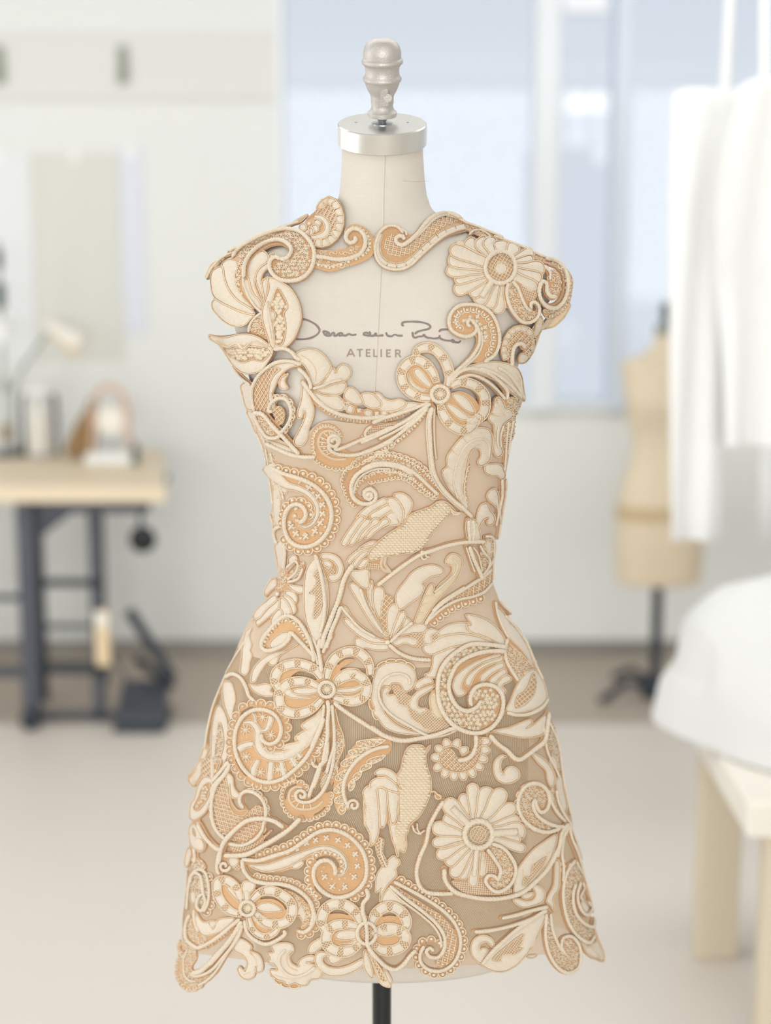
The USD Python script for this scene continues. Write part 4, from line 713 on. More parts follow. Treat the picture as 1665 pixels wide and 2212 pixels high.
for a in ('752,102 830,112 930,152 1012,222 1062,302 1062,372 985,320 885,272 790,240 760,180 800,190', '530,252 600,192 700,166 800,176 900,212 1002,282 1062,362 950,312 840,272 720,252 622,262 560,272', '418,352 480,332 560,282 680,256 800,263 940,312 1042,362 900,336 760,346 642,362 542,402 482,422 430,402', '500,432 580,382 700,334 850,332 1042,368 780,360 662,412 562,502 522,602 462,602 420,582 470,562 492,502'): P('plume', a, 2.6)
for a in ('1042,412 930,442 830,482 732,542 672,602 652,682 692,752 742,742 762,722 722,692 742,622 802,542 902,482 1042,434', '1052,438 942,472 842,532 772,592 750,662 792,672 812,622 862,552 952,502 1052,470', '1052,482 962,522 892,572 862,622 892,642 932,602 1002,552 1062,522', '1062,532 1002,572 952,612 942,652 982,662 1032,602 1082,572', '1082,582 1012,642 992,702 1062,742 1072,702 1042,672 1122,622'): P('plume', a, 2.4)
G('640,560 800,460 1050,410 1080,560 1000,650 900,650 800,700 690,760')
P('petal', '430,250 470,215 530,230 555,265 570,280 520,300 480,340 430,330', 2, hole='490,260 540,255 530,300 490,310'); LT('440,260 540,250 560,290 480,320', 5, 45, 0, .9)
begin('hip_bud', 'H', 1, 'veined leaf bud at the right hip seam')
P('leaf_rim', '1282,540 1202,600 1152,680 1112,780 1075,872 1120,892 1222,882 1322,852 1392,790 1395,720 1362,622 1322,560', 2.6, hole='1290,570 1312,640 1292,740 1222,822 1152,842 1172,742 1205,730 1240,690')
LT('1290,570 1312,640 1292,740 1222,822 1152,842 1172,742 1205,730 1240,690', 7.5, 50, 0, 1.2); LP('1090,330 1072,450 1122,560 1172,630 1280,520 1212,440 1152,380', 9); C('1080,300 1060,380 1070,470 1110,550 1165,635', 4.6); C('1075,885 1160,905 1260,895 1350,850 1400,780', 4.4)
T('1100,340 1160,400 1220,450 1285,525'); P('leaf', '990,40 1010,130 1050,220 1090,290 1130,330 1200,400 1290,520 1250,380 1180,250 1100,160 1040,80', 2.4); C('980,5 1000,110 1050,230 1090,300', 3.6); C('1060,120 1160,230 1240,350 1300,500 1360,620', 3.4); LP('1070,170 1160,260 1240,390 1300,520 1350,600 1310,470 1240,320 1150,190', 8); C('1010,5 1060,60 1110,95', 3.4, 2)
begin('acanthus_leaf', 'H', 1, 'broad acanthus leaf with netted gaps left of the hip rosette')
P('leaf', '30,602 50,542 112,492 182,480 272,490 342,540 362,592 352,652 332,692 280,720 260,702 242,660 172,652 142,702 150,772 200,772 222,842 272,852 302,932 382,992 440,1062 480,1072 350,1062 200,1042 112,1002 62,932 20,892 32,852 5,782 10,692', 2.8, hole='160,690 130,740 190,745 230,815 285,835 320,915 420,1005 500,1030 380,1040 240,1000 140,920 90,830 80,740 110,670')
P('leaf', '160,685 130,740 195,745 232,815 290,840 322,915 400,985 470,1045 380,1035 250,985 150,910 100,820 90,740 115,680', 2.4, h=1.8)
LT('170,660 250,690 280,730 340,770 320,830 380,880 450,860 560,900 650,980 560,1020 460,1040 330,930 290,850 235,830 210,770', 4.6, 48, 0, .95)
P('leaf', '308,822 330,762 392,702 500,662 522,660 452,722 382,772 382,842 452,852 412,892 350,872', 2.6); P('leaf', '470,760 500,715 540,700 560,800 600,900 560,935 500,900', 2.2, mat='satin_warm'); P('leaf', '350,660 420,610 470,600 500,640 430,665 370,700', 2.2)
C('312,662 300,602 232,572 142,592 82,652 66,732 102,832 182,912 282,972 422,1052 480,1075', 3.8, 3); SC('30,600 50,540 112,490 182,478 272,488 345,540', 22, 1, None, .3); SC('62,935 22,890 30,850 5,785 8,690', 24, 1, None, .3)
begin('hip_swag', 'H', 1, 'rope-like cord swag under the acanthus leaf', 'ground', 2.6)
C('0,992 120,1070 250,1105 380,1090 520,1060 650,1010 705,1000', 6); C('700,1015 600,1060 480,1085', 2.6)
begin('corded_stem', 'H', 1, 'short curved cord under the centre fan flower', 'ground', 2.4)
C('148,340 220,402 330,450 480,466', 5)
begin('petal_paisley', 'H', 1, 'hook-shaped lattice paisley ringed with satin petals beneath the rosette')
SC('735,1225 705,1165 640,1140 580,1165 545,1225 540,1290 580,1335 660,1365 760,1360 830,1320 870,1250 890,1170 895,1080', 18, -1, 'petal', .95)
LT('558,1282 555,1222 602,1172 652,1182 692,1242 762,1262 822,1202 850,1075 885,1085 872,1200 832,1292 762,1342 662,1347 592,1322', 9.5, 45, 2, 1.2); C('830,1058 832,1140 802,1220 752,1255 690,1262', 5.8, 1)
begin('branch', 'H', 1, 'zig-zag corded branch right of the petal paisley', 'ground_pale', 2.4)
C('940,1060 1000,1130 1080,1190 1140,1250 1180,1258 1225,1232 1290,1182 1370,1112 1390,1000 1402,890', 6); P('leaf', '970,1032 1102,1002 1222,952 1272,940 1282,970 1232,1012 1292,982 1392,900 1382,1012 1362,1062 1222,1087 1080,1062', 2.4)
begin('satin_curl', 'H', 1, 'plain satin hook curl hanging below the zig-zag branch')
P('curl', '1042,1222 992,1260 975,1332 1000,1412 1062,1450 1132,1442 1182,1402 1172,1340 1122,1312 1072,1332 1060,1382 1085,1402 1050,1370 1032,1312 1050,1250 1085,1235', 3)
begin('side_leaf', 'H', 1, 'pale pointed leaf against the right hip edge')
P('leaf', '1272,1202 1342,1232 1412,1292 1452,1362 1462,1440 1432,1482 1402,1422 1392,1352 1332,1292', 2.6)
begin('side_vine', 'Q', 0, 'lace vine with net leaves down the right edge of the skirt')
LP('350,0 420,10 470,140 490,260 500,400 470,400 430,280 370,210 350,120', 9); C('345,10 355,120 385,260 440,370 480,460', 3.4); C('390,0 440,100 475,210 490,320 510,470 545,640 570,760', 3.6); P('leaf', '460,460 500,440 520,560 545,700 520,760 480,640', 2.4); LP('390,550 440,560 450,640 500,740 540,820 480,780 430,690', 8)
C('390,560 420,680 470,760 525,820', 4.4); C('450,560 470,660 520,770 560,830', 4); P('leaf', '400,330 440,380 470,420 470,340 430,270', 2)
begin('curl_paisley', 'J', 1, 'corded curl paisley with scallops beside the lower right daisy')
LP('1300,520 1290,600 1330,690 1400,740 1510,760 1400,790 1290,755 1215,685 1180,590 1195,500 1250,440 1330,440 1380,480 1395,560 1360,620 1330,600', 9)
SC('1255,440 1195,500 1180,590 1215,685 1300,757 1400,785', 17, -1, 'bead', .6) 
C('1500,770 1400,802 1290,772 1202,692 1165,592 1182,492 1250,420 1332,420 1390,470 1410,560 1382,630 1342,642 1312,602 1297,540', 5.4); C('1302,532 1282,582 1312,662 1382,722 1470,757 1532,762', 5, .5)
begin('bird', 'J', 2, 'embroidered bird hanging head-up with folded wing on the skirt')
P('body', '370,102 418,112 435,142 475,100 470,132 440,182 450,272 480,372 482,462 442,582 382,682 312,742 300,802 282,832 290,900 265,965 230,940 220,1002 190,902 180,802 220,700 222,500 232,440 205,362 240,302 262,202 292,132 332,105', 2.6, mat='satin_warm')
weave('335,115 370,108 412,120 430,150 434,190 444,272 474,372 476,462 436,578 376,676 306,736 290,800 272,832 200,830 190,800 226,700 228,500 236,440 212,362 246,304 268,204 298,136', 9.5)
for a in ('0,402 60,365 142,372 202,422 228,482 160,470 80,440 0,450', '30,332 80,292 152,302 202,342 222,412 182,402 122,352 62,347', '-60,480 -20,430 40,440 60,560 70,700 60,830 20,900 0,860 0,700 -40,560', '60,450 120,460 130,600 125,720 95,770 70,720', '130,460 215,480 218,600 205,700 175,740 140,580', '150,700 200,720 215,800 230,900 190,900 160,800', '-55,500 -40,600 -30,720 -45,760 -50,640'): P('wing_feather', a, 2.5)
reg('I'); P('wing', '1480,500 1470,440 1520,360 1600,290 1640,280 1640,330 1560,390 1530,470 1540,600 1560,700 1540,810 1515,820 1520,740 1480,640', 2.5); LT('1505,470 1530,470 1550,700 1520,760', 6, 45, 0, 1.0)
reg('J'); T('480,480 510,475 530,500 560,520 550,535 520,530 510,500', 2, 1); T('535,500 560,510', 2, 1); C('332,742 350,790 385,810 430,785', 2.4); C('370,730 375,780 400,820', 2.2); LT('80,840 110,860 100,960 140,1060 100,1080 60,1000 40,900', 6, 60, 0, 1.1); C('90,850 85,960 130,1080', 2.6); BEAD(*pt('355,150')[0], 3, 6)
begin('daisy_flower', 'J', 2, 'bold satin daisy with padded rolls and a net-filled round centre on the lower skirt')
PET('850,815', '590,545 580,675 490,760 490,890 535,900 525,1000 605,1060 650,1160 720,1180 810,1235 875,1160 1225,940 1185,865 1225,790 1180,700 1145,580 1050,455 930,440 805,410 725,495', 27, [32, 22, 28, 20, 23, 23, 26, 26, 22, 22, 24, 20, 22, 34, 26, 24, 30, 32, 26, 20], rolls=(0, 9, 13))
DISC('850,815', 29, 6.5, 0, False); LT('850,710 920,740 955,815 920,890 850,920 780,890 745,815 780,740', 6.5, 30, 1.7, 1.0); 
c0 = pt('850,815')[0]; thread(c0 + np.stack([np.cos(np.linspace(0, 6.29, 30)), np.sin(np.linspace(0, 6.29, 30))], 1) * 17, 1.6, 2.5)
LT('865,960 960,990 1000,1080 1000,1170 930,1150 910,1200 960,1270 1100,1240 1120,1280 900,1300 740,1280 640,1190 720,1190 870,1190 890,1100', 4.6, 5, 0, .95)
begin('inset_paisley', 'J', 3, None)
LP('940,900 1035,930 1090,1000 1130,1090 1110,1180 1050,1240 990,1255 940,1220 920,1180 985,1160 1020,1130 1010,1050 960,980', 9)
C('955,888 1040,922 1100,992 1140,1082 1122,1180 1062,1250 990,1272 932,1232 906,1180 932,1142 980,1152 1002,1182', 5); C('918,930 980,1020 1022,1100 1002,1180', 5, .5)
begin('branch', 'J', 1, 'long corded branch looping round the lower daisy', 'ground', 2.6)
C('580,550 522,640 465,760 442,880 392,1000 366,1120 392,1230 450,1278 560,1292 655,1290', 5.4); C('585,1090 592,1180 662,1270 780,1312 920,1332 1070,1322 1200,1282 1310,1192 1400,1092 1470,960 1515,850 1555,760', 6)
begin('branch_leaf', 'J', 1, 'long leaf with drop-shaped slits along the branch')
P('leaf_rim', '1475,820 1372,882 1292,940 1222,1022 1162,1112 1142,1222 1142,1292 1252,1252 1362,1112 1442,992', 2.4, hole='1400,1000 1330,1040 1290,1080 1270,1160 1230,1160 1210,1230 1270,1200 1350,1100'); LT('1400,1000 1330,1040 1290,1080 1270,1160 1230,1160 1210,1230 1270,1200 1350,1100', 4.6, 40, 0, .9); T('1205,1100 1210,1160 1235,1190', 1.5, 4); T('1285,1010 1290,1080 1310,1060', 1.5, 4); T('1385,920 1390,980 1415,960', 1.5, 4)
P('curl', '1130,1342 1202,1402 1292,1392 1372,1352 1385,1290 1342,1232 1285,1232 1312,1292 1292,1342 1232,1352 1162,1332', 2.6); P('curl', '1200,1310 1260,1285 1300,1290 1270,1330 1220,1335', 2.2)
begin('corded_stem', 'Q', 1, 'gathered stem cords and twisted leaf at the right edge of the skirt', 'ground', 2.4)
C('540,840 490,900 470,1000 450,1110', 5.6); C('520,850 500,980 490,1080 505,1200 500,1310', 4.2); C('545,850 570,960 620,1080 650,1190', 4.4); C('550,820 600,960 650,1120', 3.6); P('twist_leaf', '450,1130 475,1140 480,1260 470,1380 430,1440 440,1560 400,1500 370,1480 390,1420 430,1340', 2.6); C('560,1160 530,1230 500,1290', 2.6); LP('480,1090 510,1100 520,1200 505,1280 490,1240', 8)
begin('side_pod', 'Q', 1, 'tall pod-shaped motif of concentric cords at the right hem corner')
LP('590,1140 545,1200 515,1290 505,1400 520,1560 560,1680 620,1760 700,1800 745,1770 740,1700 660,1650 610,1560 580,1460 590,1360 640,1320 660,1260 650,1190', 9)
C('595,1140 545,1205 512,1300 500,1420 520,1570 565,1690 640,1780 720,1815 755,1760', 4.8); C('600,1330 580,1400 580,1500 610,1590 670,1660 740,1690 755,1620', 4.8, 1); C('640,1320 615,1400 620,1490 660,1570 700,1590 730,1530 700,1480', 4.4, 1); C('650,1190 680,1290 720,1430 750,1560', 3.2); C('610,1150 640,1210 660,1250', 3); P('leaf', '660,1460 690,1480 720,1540 700,1580 665,1540 650,1500', 2); C('660,1320 670,1370 640,1440 660,1470', 3.2, 1); P('leaf', '640,1790 700,1830 770,1810 765,1700 800,1800 848,1910 838,1970 790,1950 750,1940 700,1900 670,1850', 2.4); T('700,1840 750,1880 800,1940', 1.3, 4); T('770,1780 800,1860 825,1940', 1.3, 4)
begin('hook_paisley', 'L', 1, 'looped hook paisley hanging below the right hem')
LP('1165,420 1200,420 1215,520 1250,620 1290,680 1280,620 1290,570 1330,575 1375,620 1390,700 1370,780 1310,805 1245,765 1190,670 1165,560', 9)
C('1162,400 1160,450 1157,560 1182,680 1242,778 1310,818 1380,788 1402,700 1382,612 1332,562 1282,572 1266,630 1290,685', 4.6); C('1192,400 1202,500 1232,590 1270,660 1300,690', 4.2, .5)
begin('hem_leaf', 'L', 1, 'broad hem leaf with a corded spine and rolled end at the right')
P('leaf_rim', '1165,395 1132,500 1082,610 1022,700 940,780 850,812 762,792 712,752 780,690 870,600 960,520 1060,450', 2.6, hole='900,620 1010,545 1000,600 960,645 1000,640 960,680 860,700 850,730 790,725'); LT('900,620 1010,545 1000,600 960,645 1000,640 960,680 860,700 850,730 790,725', 4.6, 35, 0, .9); P('leaf_lobe', '1010,560 1060,530 1090,560 1070,620 1020,660 1000,620', 2); P('leaf_lobe', '850,700 940,690 900,740 860,745', 2)
C('1162,372 1052,442 952,512 862,592 782,670 715,755', 5.4, 1); P('curl', '712,752 652,702 638,640 660,580 710,552 770,562 802,602 792,640 750,600 712,610 700,650 740,690', 2.6); P('curl', '735,640 760,660 720,710 690,670', 2)
C('1172,352 1052,380 950,410 852,430', 5); C('1165,380 1022,450 850,502 722,522 660,525', 5); 
begin('lattice_paisley', 'L', 1, 'big lattice paisley with beaded scallops curling at the hem')
LT('95,200 200,265 330,345 430,410 495,480 540,570 535,660 495,740 425,780 390,740 440,690 470,620 455,550 400,470 300,385 180,295', 10.5, 20, 2.6, 1.25, None, 100)
SC('425,640 375,595 300,605 268,675 282,745 340,800 435,812 520,752 570,660 572,560 528,460 445,372 345,300 235,232 120,160', 17, -1, 'bead', .75)
C('72,200 180,290 300,380 400,470 452,560 452,640 412,702 352,702 325,662 352,640 378,662', 5); C('100,172 232,242 352,312 450,382 522,462 562,562 557,660 512,750 430,800 340,790 288,740 282,682 312,622', 4.8, .5); C('60,215 160,310 280,400 380,490 425,570 430,640', 3.2)
P('petal', '5,210 22,100 80,32 130,12 146,42 112,82 122,122 62,192 20,262 0,330', 2.4); P('petal', '15,330 30,260 80,215 140,290 190,350 120,330', 2.0)
begin('long_paisley', 'I', 1, 'long sweeping paisley with orange ground, crosses and beaded scallops on the skirt', 'ground_orange')
G('530,920 780,880 1010,770 1150,690 1320,715 1450,830 1490,980 1420,1160 1240,1215 1090,1090 1085,1000 1190,930 1250,1020 1310,960 1280,900 1110,870 900,1000 750,1025 600,990')
SC('1140,1215 1078,1150 1052,1060 1062,965 1110,905 1180,888 1245,905 1285,960 1265,1040', 18, 1, 'bead', .7)
SC('640,915 780,868 900,828 1010,755 1110,688 1210,670 1325,700 1425,772 1490,870 1515,980 1503,1085 1440,1175 1340,1232 1240,1240', 18, 1, 'bead', .75)
B('paisley_band', '590,970 700,992 820,965 950,910 1060,860 1160,835 1255,860 1315,920 1330,985 1300,1035 1265,1055', [6, 16, 20, 22, 18, 13, 12, 12, 11, 9, 5], 3.2); P('band_hook', '900,985 985,935 1000,960 940,1000', 2)
X('1025,795 1095,772 1180,755 1270,772 1345,812 1405,882 1420,975 1395,1060 1322,1140 1225,1135 1165,1060', 7.0); BD('1100,800 1250,770 1400,850 1440,980 1400,1080 1300,1170 1200,1170 1120,1080 1130,980 1190,960 1210,1040 1300,1060 1370,980 1330,880 1240,810', 15, 2.2); X('955,845 880,872 760,908', 4); BD('640,940 780,905 900,865 1010,800 1000,840 850,910 700,955', 10, 1.7)
C('530,920 650,930 780,892 900,852 1010,780 1110,712 1210,690 1320,720 1412,792 1472,882 1492,980 1480,1080 1422,1160 1332,1210 1240,1215 1150,1170 1090,1090 1085,1000 1130,940 1190,930 1232,962 1250,1022 1240,1045', 5.6)
begin('teardrop_lattice', 'I', 1, 'teardrop of beaded lattice with a satin hook at the left edge of the skirt')
LT('430,200 420,330 425,480 470,575 550,590 590,540 650,500 690,540 690,650 650,700 560,780 430,770 370,720 320,640 305,550 312,450 345,350 400,270', 8.5, 75, 1.8, 1.1, None, 15)
SC('340,380 312,460 308,560 325,640 370,710 430,760', 16, -1, 'bead', .6); SC('560,400 625,412 680,460 705,540 700,620', 16, 1, 'bead', .6); SC('690,660 650,720 580,770 500,790', 16, 1, 'bead', .6)
P('hook', '405,250 450,282 462,362 502,412 522,400 512,440 490,452 440,432 430,330 432,430 450,490 500,545 570,540 540,582 470,572 430,512 420,422', 2.8); C('425,172 432,200 400,262 332,352 302,450 297,560 312,650 352,722 410,772', 5); C('540,525 512,470 522,420 562,392 622,402 682,452 712,530 706,612 690,662', 5)
begin('crossed_cord', 'I', 2, 'crossing cord arcs with a rolled knot at the left of the skirt', 'ground', 2.4)
C('355,960 372,860 402,782 482,692 572,622 682,602 780,622 855,672', 6); C('982,600 900,682 802,752 682,822 562,882 400,892', 6); C('430,800 532,812 622,772 682,702 702,622', 4.4, -1); C('200,652 262,762 332,832 372,852', 5.4); LT('440,830 620,800 760,690 700,760 600,840 480,860', 5, 20, 0, 1)
c0 = pt('402,972')[0]; C(np.array([c0 + np.array([math.cos(a), math.sin(a)]) * (12 - a * 1.35) for a in np.linspace(0, 7.2, 22)]), 4.2, 2); C('370,850 350,920 345,1000 360,1040', 5); P('petal', '425,915 470,905 505,930 480,975 440,985', 2); LT('450,985 490,960 520,990 500,1010', 4.6, 45, 0, .9)
begin('lower_paisley', 'I', 1, 'corded paisley tail curving over the left hem flower', 'ground_orange')
C('530,920 542,1000 602,1078 700,1108 800,1112 900,1132 990,1182 1060,1262 1080,1350 1062,1450', 5.6); SC('615,1060 700,1085 800,1092 905,1110 1000,1160 1078,1245 1102,1350', 15, 1, 'x', .7)
reg('K'); SC('1105,440 1075,530 1010,580 950,570', 16, 1, 'x', .7); LP('800,240 900,260 990,320 1040,390 1055,460 1030,510 980,530 990,450 960,370 900,300', 9); C('1062,372 1080,450 1052,520 1000,560 950,552', 5); P('leaf', '850,270 900,290 960,340 1000,400 1010,470 985,475 960,440 940,450 925,400 960,380 900,330', 2.4)
begin('bow_flower', 'K', 2, 'striped bow-looped flower near the left hem corner', 'ground_orange')
SB('535,320 490,220 420,172 365,190 362,270 400,350 460,405 540,430', 19); SB('615,320 680,262 760,250 840,285 905,345 910,420 870,480 800,500 720,490 640,420', 20); SB('590,450 615,530 665,580 725,592 785,560 820,510', 13)
P('petal', '545,360 480,300 430,240 420,220 460,230 520,300 560,350'); P('petal', '640,380 700,340 780,350 840,400 780,410 700,410'); P('petal', '640,400 720,450 800,460 760,480 680,460'); P('petal', '600,420 680,500 740,540 700,530 640,480'); G('390,230 460,230 560,360 520,400 430,350'); G('640,340 780,320 860,400 760,480 640,440'); G('590,420 720,480 800,540 680,560')
P('petal', '550,280 600,270 620,250 640,200 560,180 540,220', 2); LT('545,190 610,190 620,220 550,240', 4.6, 40, 0, .9); B('stem_join', '575,250 580,330', [12, 14], 3)
DISC('585,382', 15, 4.2, 8)
begin('corded_stem', 'K', 1, 'cord loop slung under the left hem flower', 'ground', 2.4)
C('560,470 580,560 640,620 720,650 800,620 860,570 850,545', 5.2)
begin('bow_flower', 'K', 2, 'largest striped bow-looped flower, at the centre of the hem', 'ground_orange')
SB('1420,500 1385,420 1310,360 1220,350 1150,400 1130,480 1160,560', 22); SB('1400,520 1300,500 1210,520 1165,590 1180,665 1250,705 1340,700 1420,640', 22); reg('L'); SB('-60,480 -30,400 40,350 110,355 170,405 190,470 170,530', 22); SB('-50,545 40,500 120,510 180,550 170,610 110,650 20,655 -50,610', 22)
reg('K'); P('petal', '1410,560 1330,545 1250,560 1230,600 1300,620 1400,600', 2.4); P('petal', '1400,610 1330,640 1250,650 1300,660 1400,640'); P('petal', '1530,560 1600,545 1660,550 1690,570 1640,590 1560,590'); G('1180,440 1300,430 1430,520 1430,620 1300,680 1200,640 1180,560'); G('1500,500 1640,440 1740,480 1740,600 1640,660 1510,620')
c0 = pt('1465,565')[0]; C(np.array([c0 + np.array([math.cos(a) * 20, math.sin(a) * 23]) for a in np.linspace(0, 6.28, 25)[:-1]]), 5, 1, 'centre_ring', True); LT('1440,520 1490,520 1510,570 1470,630 1430,590', 5, 45, 0, 1.0)
C('1462,230 1475,290 1440,340 1435,400 1455,470 1468,560 1470,640 1500,700 1560,770 1620,820 1680,835 1735,800 1790,730 1830,690', 5.4, 2)
begin('hem_leaf', 'K', 1, 'pair of pointed leaves hanging at the centre of the hem, one latticed')
P('leaf', '1450,690 1438,800 1470,880 1510,910 1500,820 1475,740', 2.4); P('leaf', '1470,680 1520,830 1570,950 1640,975 1600,890 1540,790', 2.2, hole='1500,760 1540,850 1575,925 1610,930 1580,870 1540,800'); LT('1480,700 1540,850 1575,960 1640,975 1600,880 1530,780', 6.5, 15, 0, 1.1); P('leaf', '1590,830 1620,860 1655,940 1640,955 1605,890', 2)
P('leaf', '1668,-10 1590,60 1540,130 1530,220 1530,270 1580,230 1640,130 1700,40', 2.4) 
begin('hem_scroll', 'K', 1, 'smooth satin scroll curling along the hem left of centre')
P('curl', '1182,722 1102,712 1078,772 1110,842 1182,890 1272,892 1382,852 1442,802 1440,762 1332,812 1232,832 1162,812 1132,772 1152,742 1200,745', 3); P('leaf', '1180,730 1240,715 1300,735 1250,790 1200,800 1180,770', 2); P('leaf', '1030,720 1040,660 1090,620 1140,600 1150,650 1110,690 1070,720', 2.2)
begin('acanthus_leaf', 'K', 1, 'acanthus scroll with ragged lower lobes at the hem')
P('leaf', '752,662 832,642 902,652 922,702 892,742 902,792 962,822 952,792 1000,750 1070,740 1075,780 1010,790 1080,810 1132,862 1110,912 1042,922 1020,962 965,962 930,945 870,965 850,935 800,922 745,872 742,842 800,850 770,800 722,790 745,760 720,720 770,715', 2.8); C('862,690 822,742 822,802 862,862 932,892 1012,872 1085,820', 4, 2.5); T('900,700 870,760 890,820 950,850', 1.4, 4); T('780,880 850,900 930,920', 1.3, 4); SC('745,850 800,925 870,962 960,962', 20, -1, None, .3)
begin('acanthus_leaf', 'K', 1, 'small two-lobed leaf dangling off the hem edge at the left')
P('leaf', '512,612 582,642 612,682 590,700 662,732 692,802 682,860 642,862 640,820 622,902 572,922 522,892 502,832 520,820 552,852 575,800 545,740 492,712 472,692', 2.8); T('600,720 640,760 650,820', 1.3, 4); T('550,880 600,860', 1.2, 4)
begin('edge_paisley', 'V', 0, 'narrow paisley seen edge-on along the left side of the skirt')
SC('560,60 610,170 660,300 660,430 650,560 600,680 520,790', 38 / 8.3 * 3.2, 1, 'bead', .7); LP('280,60 420,20 540,100 620,250 620,420 560,600 460,720 380,640 300,500 260,300', 9)
C('290,220 320,90 390,40 470,90 500,220 520,400 560,560 480,720 410,640 440,480 500,420', 4.6, 1); C('220,700 240,480 260,280 300,120 400,-10 540,20 600,200 620,400 590,600 520,740', 4.2); P('leaf', '290,370 350,400 370,500 340,600 280,560', 2); P('leaf', '420,190 470,180 480,300 440,330', 2); C('220,10 210,300 180,560 150,800 140,1000', 2.6)
begin('corner_paisley', 'V', 1, 'long corded paisley drooping at the left hem corner', 'ground_orange')
LP('240,860 330,880 380,1040 480,1160 640,1190 560,1290 420,1340 330,1270 240,1180 230,1000', 9); C('1180,860 1000,1010 850,1140 640,1290 440,1380 370,1350 250,1240 220,1060 250,900 300,800', 5); P('leaf', '370,720 420,800 480,900 560,930 620,910 680,1060 780,880 900,850 1080,850 960,1000 800,1110 600,1170 500,1160 400,1040 360,900', 2.6); P('leaf', '610,920 700,900 770,930 700,1010 690,1070 640,1000', 2); C('370,700 370,850 400,1000 450,1090', 4)
SC('1000,1090 880,1200 720,1310 560,1400 450,1420', 15, -1, 'bead', .7); C('1215,900 1100,1100 950,1320 800,1480 600,1700 500,1790 330,1850', 6.4); C('1225,960 1150,1180 1000,1400 850,1580 700,1760 560,1850 400,1890 300,1860', 4.2); C('990,1240 870,1430 720,1600 640,1690', 5.2, 1)
LP('200,1440 330,1430 390,1500 370,1620 300,1740 340,1880 480,1920 640,1850 760,1830 620,1960 470,2050 330,2120 240,2120 120,2010 90,1860 140,1700', 9.5); C('250,1440 190,1560 180,1700 200,1880 280,1970 400,1990', 2.8); SC('170,1480 110,1600 80,1780 90,1920 150,2030 240,2125 340,2100 480,2020', 13, -1, 'bead', .6); C('1190,1050 1050,1300 900,1560 750,1800 600,1960 440,2060', 3.4)
SC('200,1230 130,1280 90,1400 150,1500 200,1560', 12, -1, 'bead', .5); LP('140,1250 220,1240 330,1300 390,1420 330,1480 200,1440 150,1360', 8)
begin('edge_leaf', 'P', 1, 'cluster of pale net-centred leaves on the left edge of the skirt')
P('leaf_rim', '690,380 600,320 520,330 450,420 400,560 360,720 280,800 270,960 290,1080 360,1100 480,1030 580,920 640,760 680,560', 2.6, hole='640,430 560,450 480,560 440,680 380,800 350,900 420,930 520,830 600,700 640,560'); ST('640,430 560,450 480,560 440,680 380,800 350,900 420,930 520,830 600,700 640,560', 7, 3.6, 3, 1.1, False)
P('leaf', '480,0 390,90 330,250 220,370 250,410 330,490 420,400 470,300 490,150', 2.6); LT('520,0 640,0 670,200 640,300 520,310 480,280 490,130', 5.5, 55, 0, 1.3, 9, 140); P('leaf_rim', '660,0 840,0 800,150 730,340 700,380 680,200', 2, hole='730,40 800,30 760,170 735,260'); LP('730,40 800,30 760,170 735,260', 7); B('leaf_fold', '690,0 690,180 700,370', [5, 7, 5], 2.6, 2.4)
C('980,40 900,150 800,280 700,400', 5.2); C('985,130 900,270 780,400 700,520 690,700', 4.8); P('pod', '340,1150 270,1220 270,1400 300,1560 400,1640 500,1660 560,1560 540,1450 480,1370 430,1250', 2.8, hole='330,1240 360,1280 380,1390 345,1350'); P('pod', '380,1470 440,1420 520,1470 540,1600 480,1650 410,1590', 2.2, h=4); P('leaf', '265,1580 210,1680 180,1820 190,1930 240,1920 290,1780 310,1660', 2.4); C('440,1130 520,1300 640,1480 820,1600', 4.4); C('370,1600 390,1750 380,1860', 4.4); LP('330,1790 420,1780 520,1850 560,1960 470,1990 350,1950', 8)
begin('side_leaf', 'I', 0, 'folded pale leaf at the left skirt edge below the hip', 'ground_pale'); P('leaf', '235,20 200,100 160,200 95,290 110,310 160,350 200,300 225,180 250,90', 2.2)
begin('hem_edge', 'L', 0, 'frayed hem edging at the right of the skirt', 'ground_pale'); P('leaf', '1040,700 1110,695 1080,715 1040,712', 1)
# scalloped curl in the middle of the skirt
begin('vine_curl', 'J', 1, 'leafy vine curl with a rolled end beside the lower bird', 'ground_orange')
reg('I'); C('1670,40 1580,55 1480,100 1400,170 1340,260 1312,350 1320,440 1345,500', 5); c0 = pt('1392,500')[0]; C(np.array([c0 + np.array([math.cos(a), math.sin(a)]) * (17 - a * 1.35) for a in np.linspace(2.6, 11, 40)]), 4.0, .5)
for a in ('1640,-10 1500,-10 1410,10 1430,40 1560,40', '1540,60 1420,60 1350,80 1370,110 1440,110', '1420,120 1330,140 1290,180 1310,200 1380,180', '1350,220 1280,250 1245,290 1270,310 1320,290', '1310,310 1260,350 1235,390 1260,410 1310,380', '1320,420 1260,440 1240,470 1280,490 1330,470', '1310,490 1270,530 1290,570 1320,560 1330,510', '1640,110 1540,130 1490,160 1510,180 1600,150', '1520,170 1450,200 1440,240 1470,230 1530,200', '1450,230 1390,270 1390,310 1420,300 1450,260', '1380,300 1350,340 1360,390 1390,370 1400,320'):
    T(a + ' ' + a.split()[0], 1.5, 1.0, 'loop_thread'); LP(a, 8)
G('1670,-20 1420,20 1300,180 1240,320 1240,480 1290,580 1340,520 1330,360 1420,220 1560,120 1668,90')
begin('spiral_bud', 'I', 1, 'small ladder spiral with scallops in the middle of the skirt', 'ground_orange')
SC('1020,390 1000,340 940,330 880,350 850,400 850,470 870,530 930,585 1020,600 1110,580 1180,520 1200,450 1210,400', 14, -1, 'x', .6); G('900,370 1010,350 1000,430 1080,470 1200,400 1170,500 1050,580 920,560 870,460')
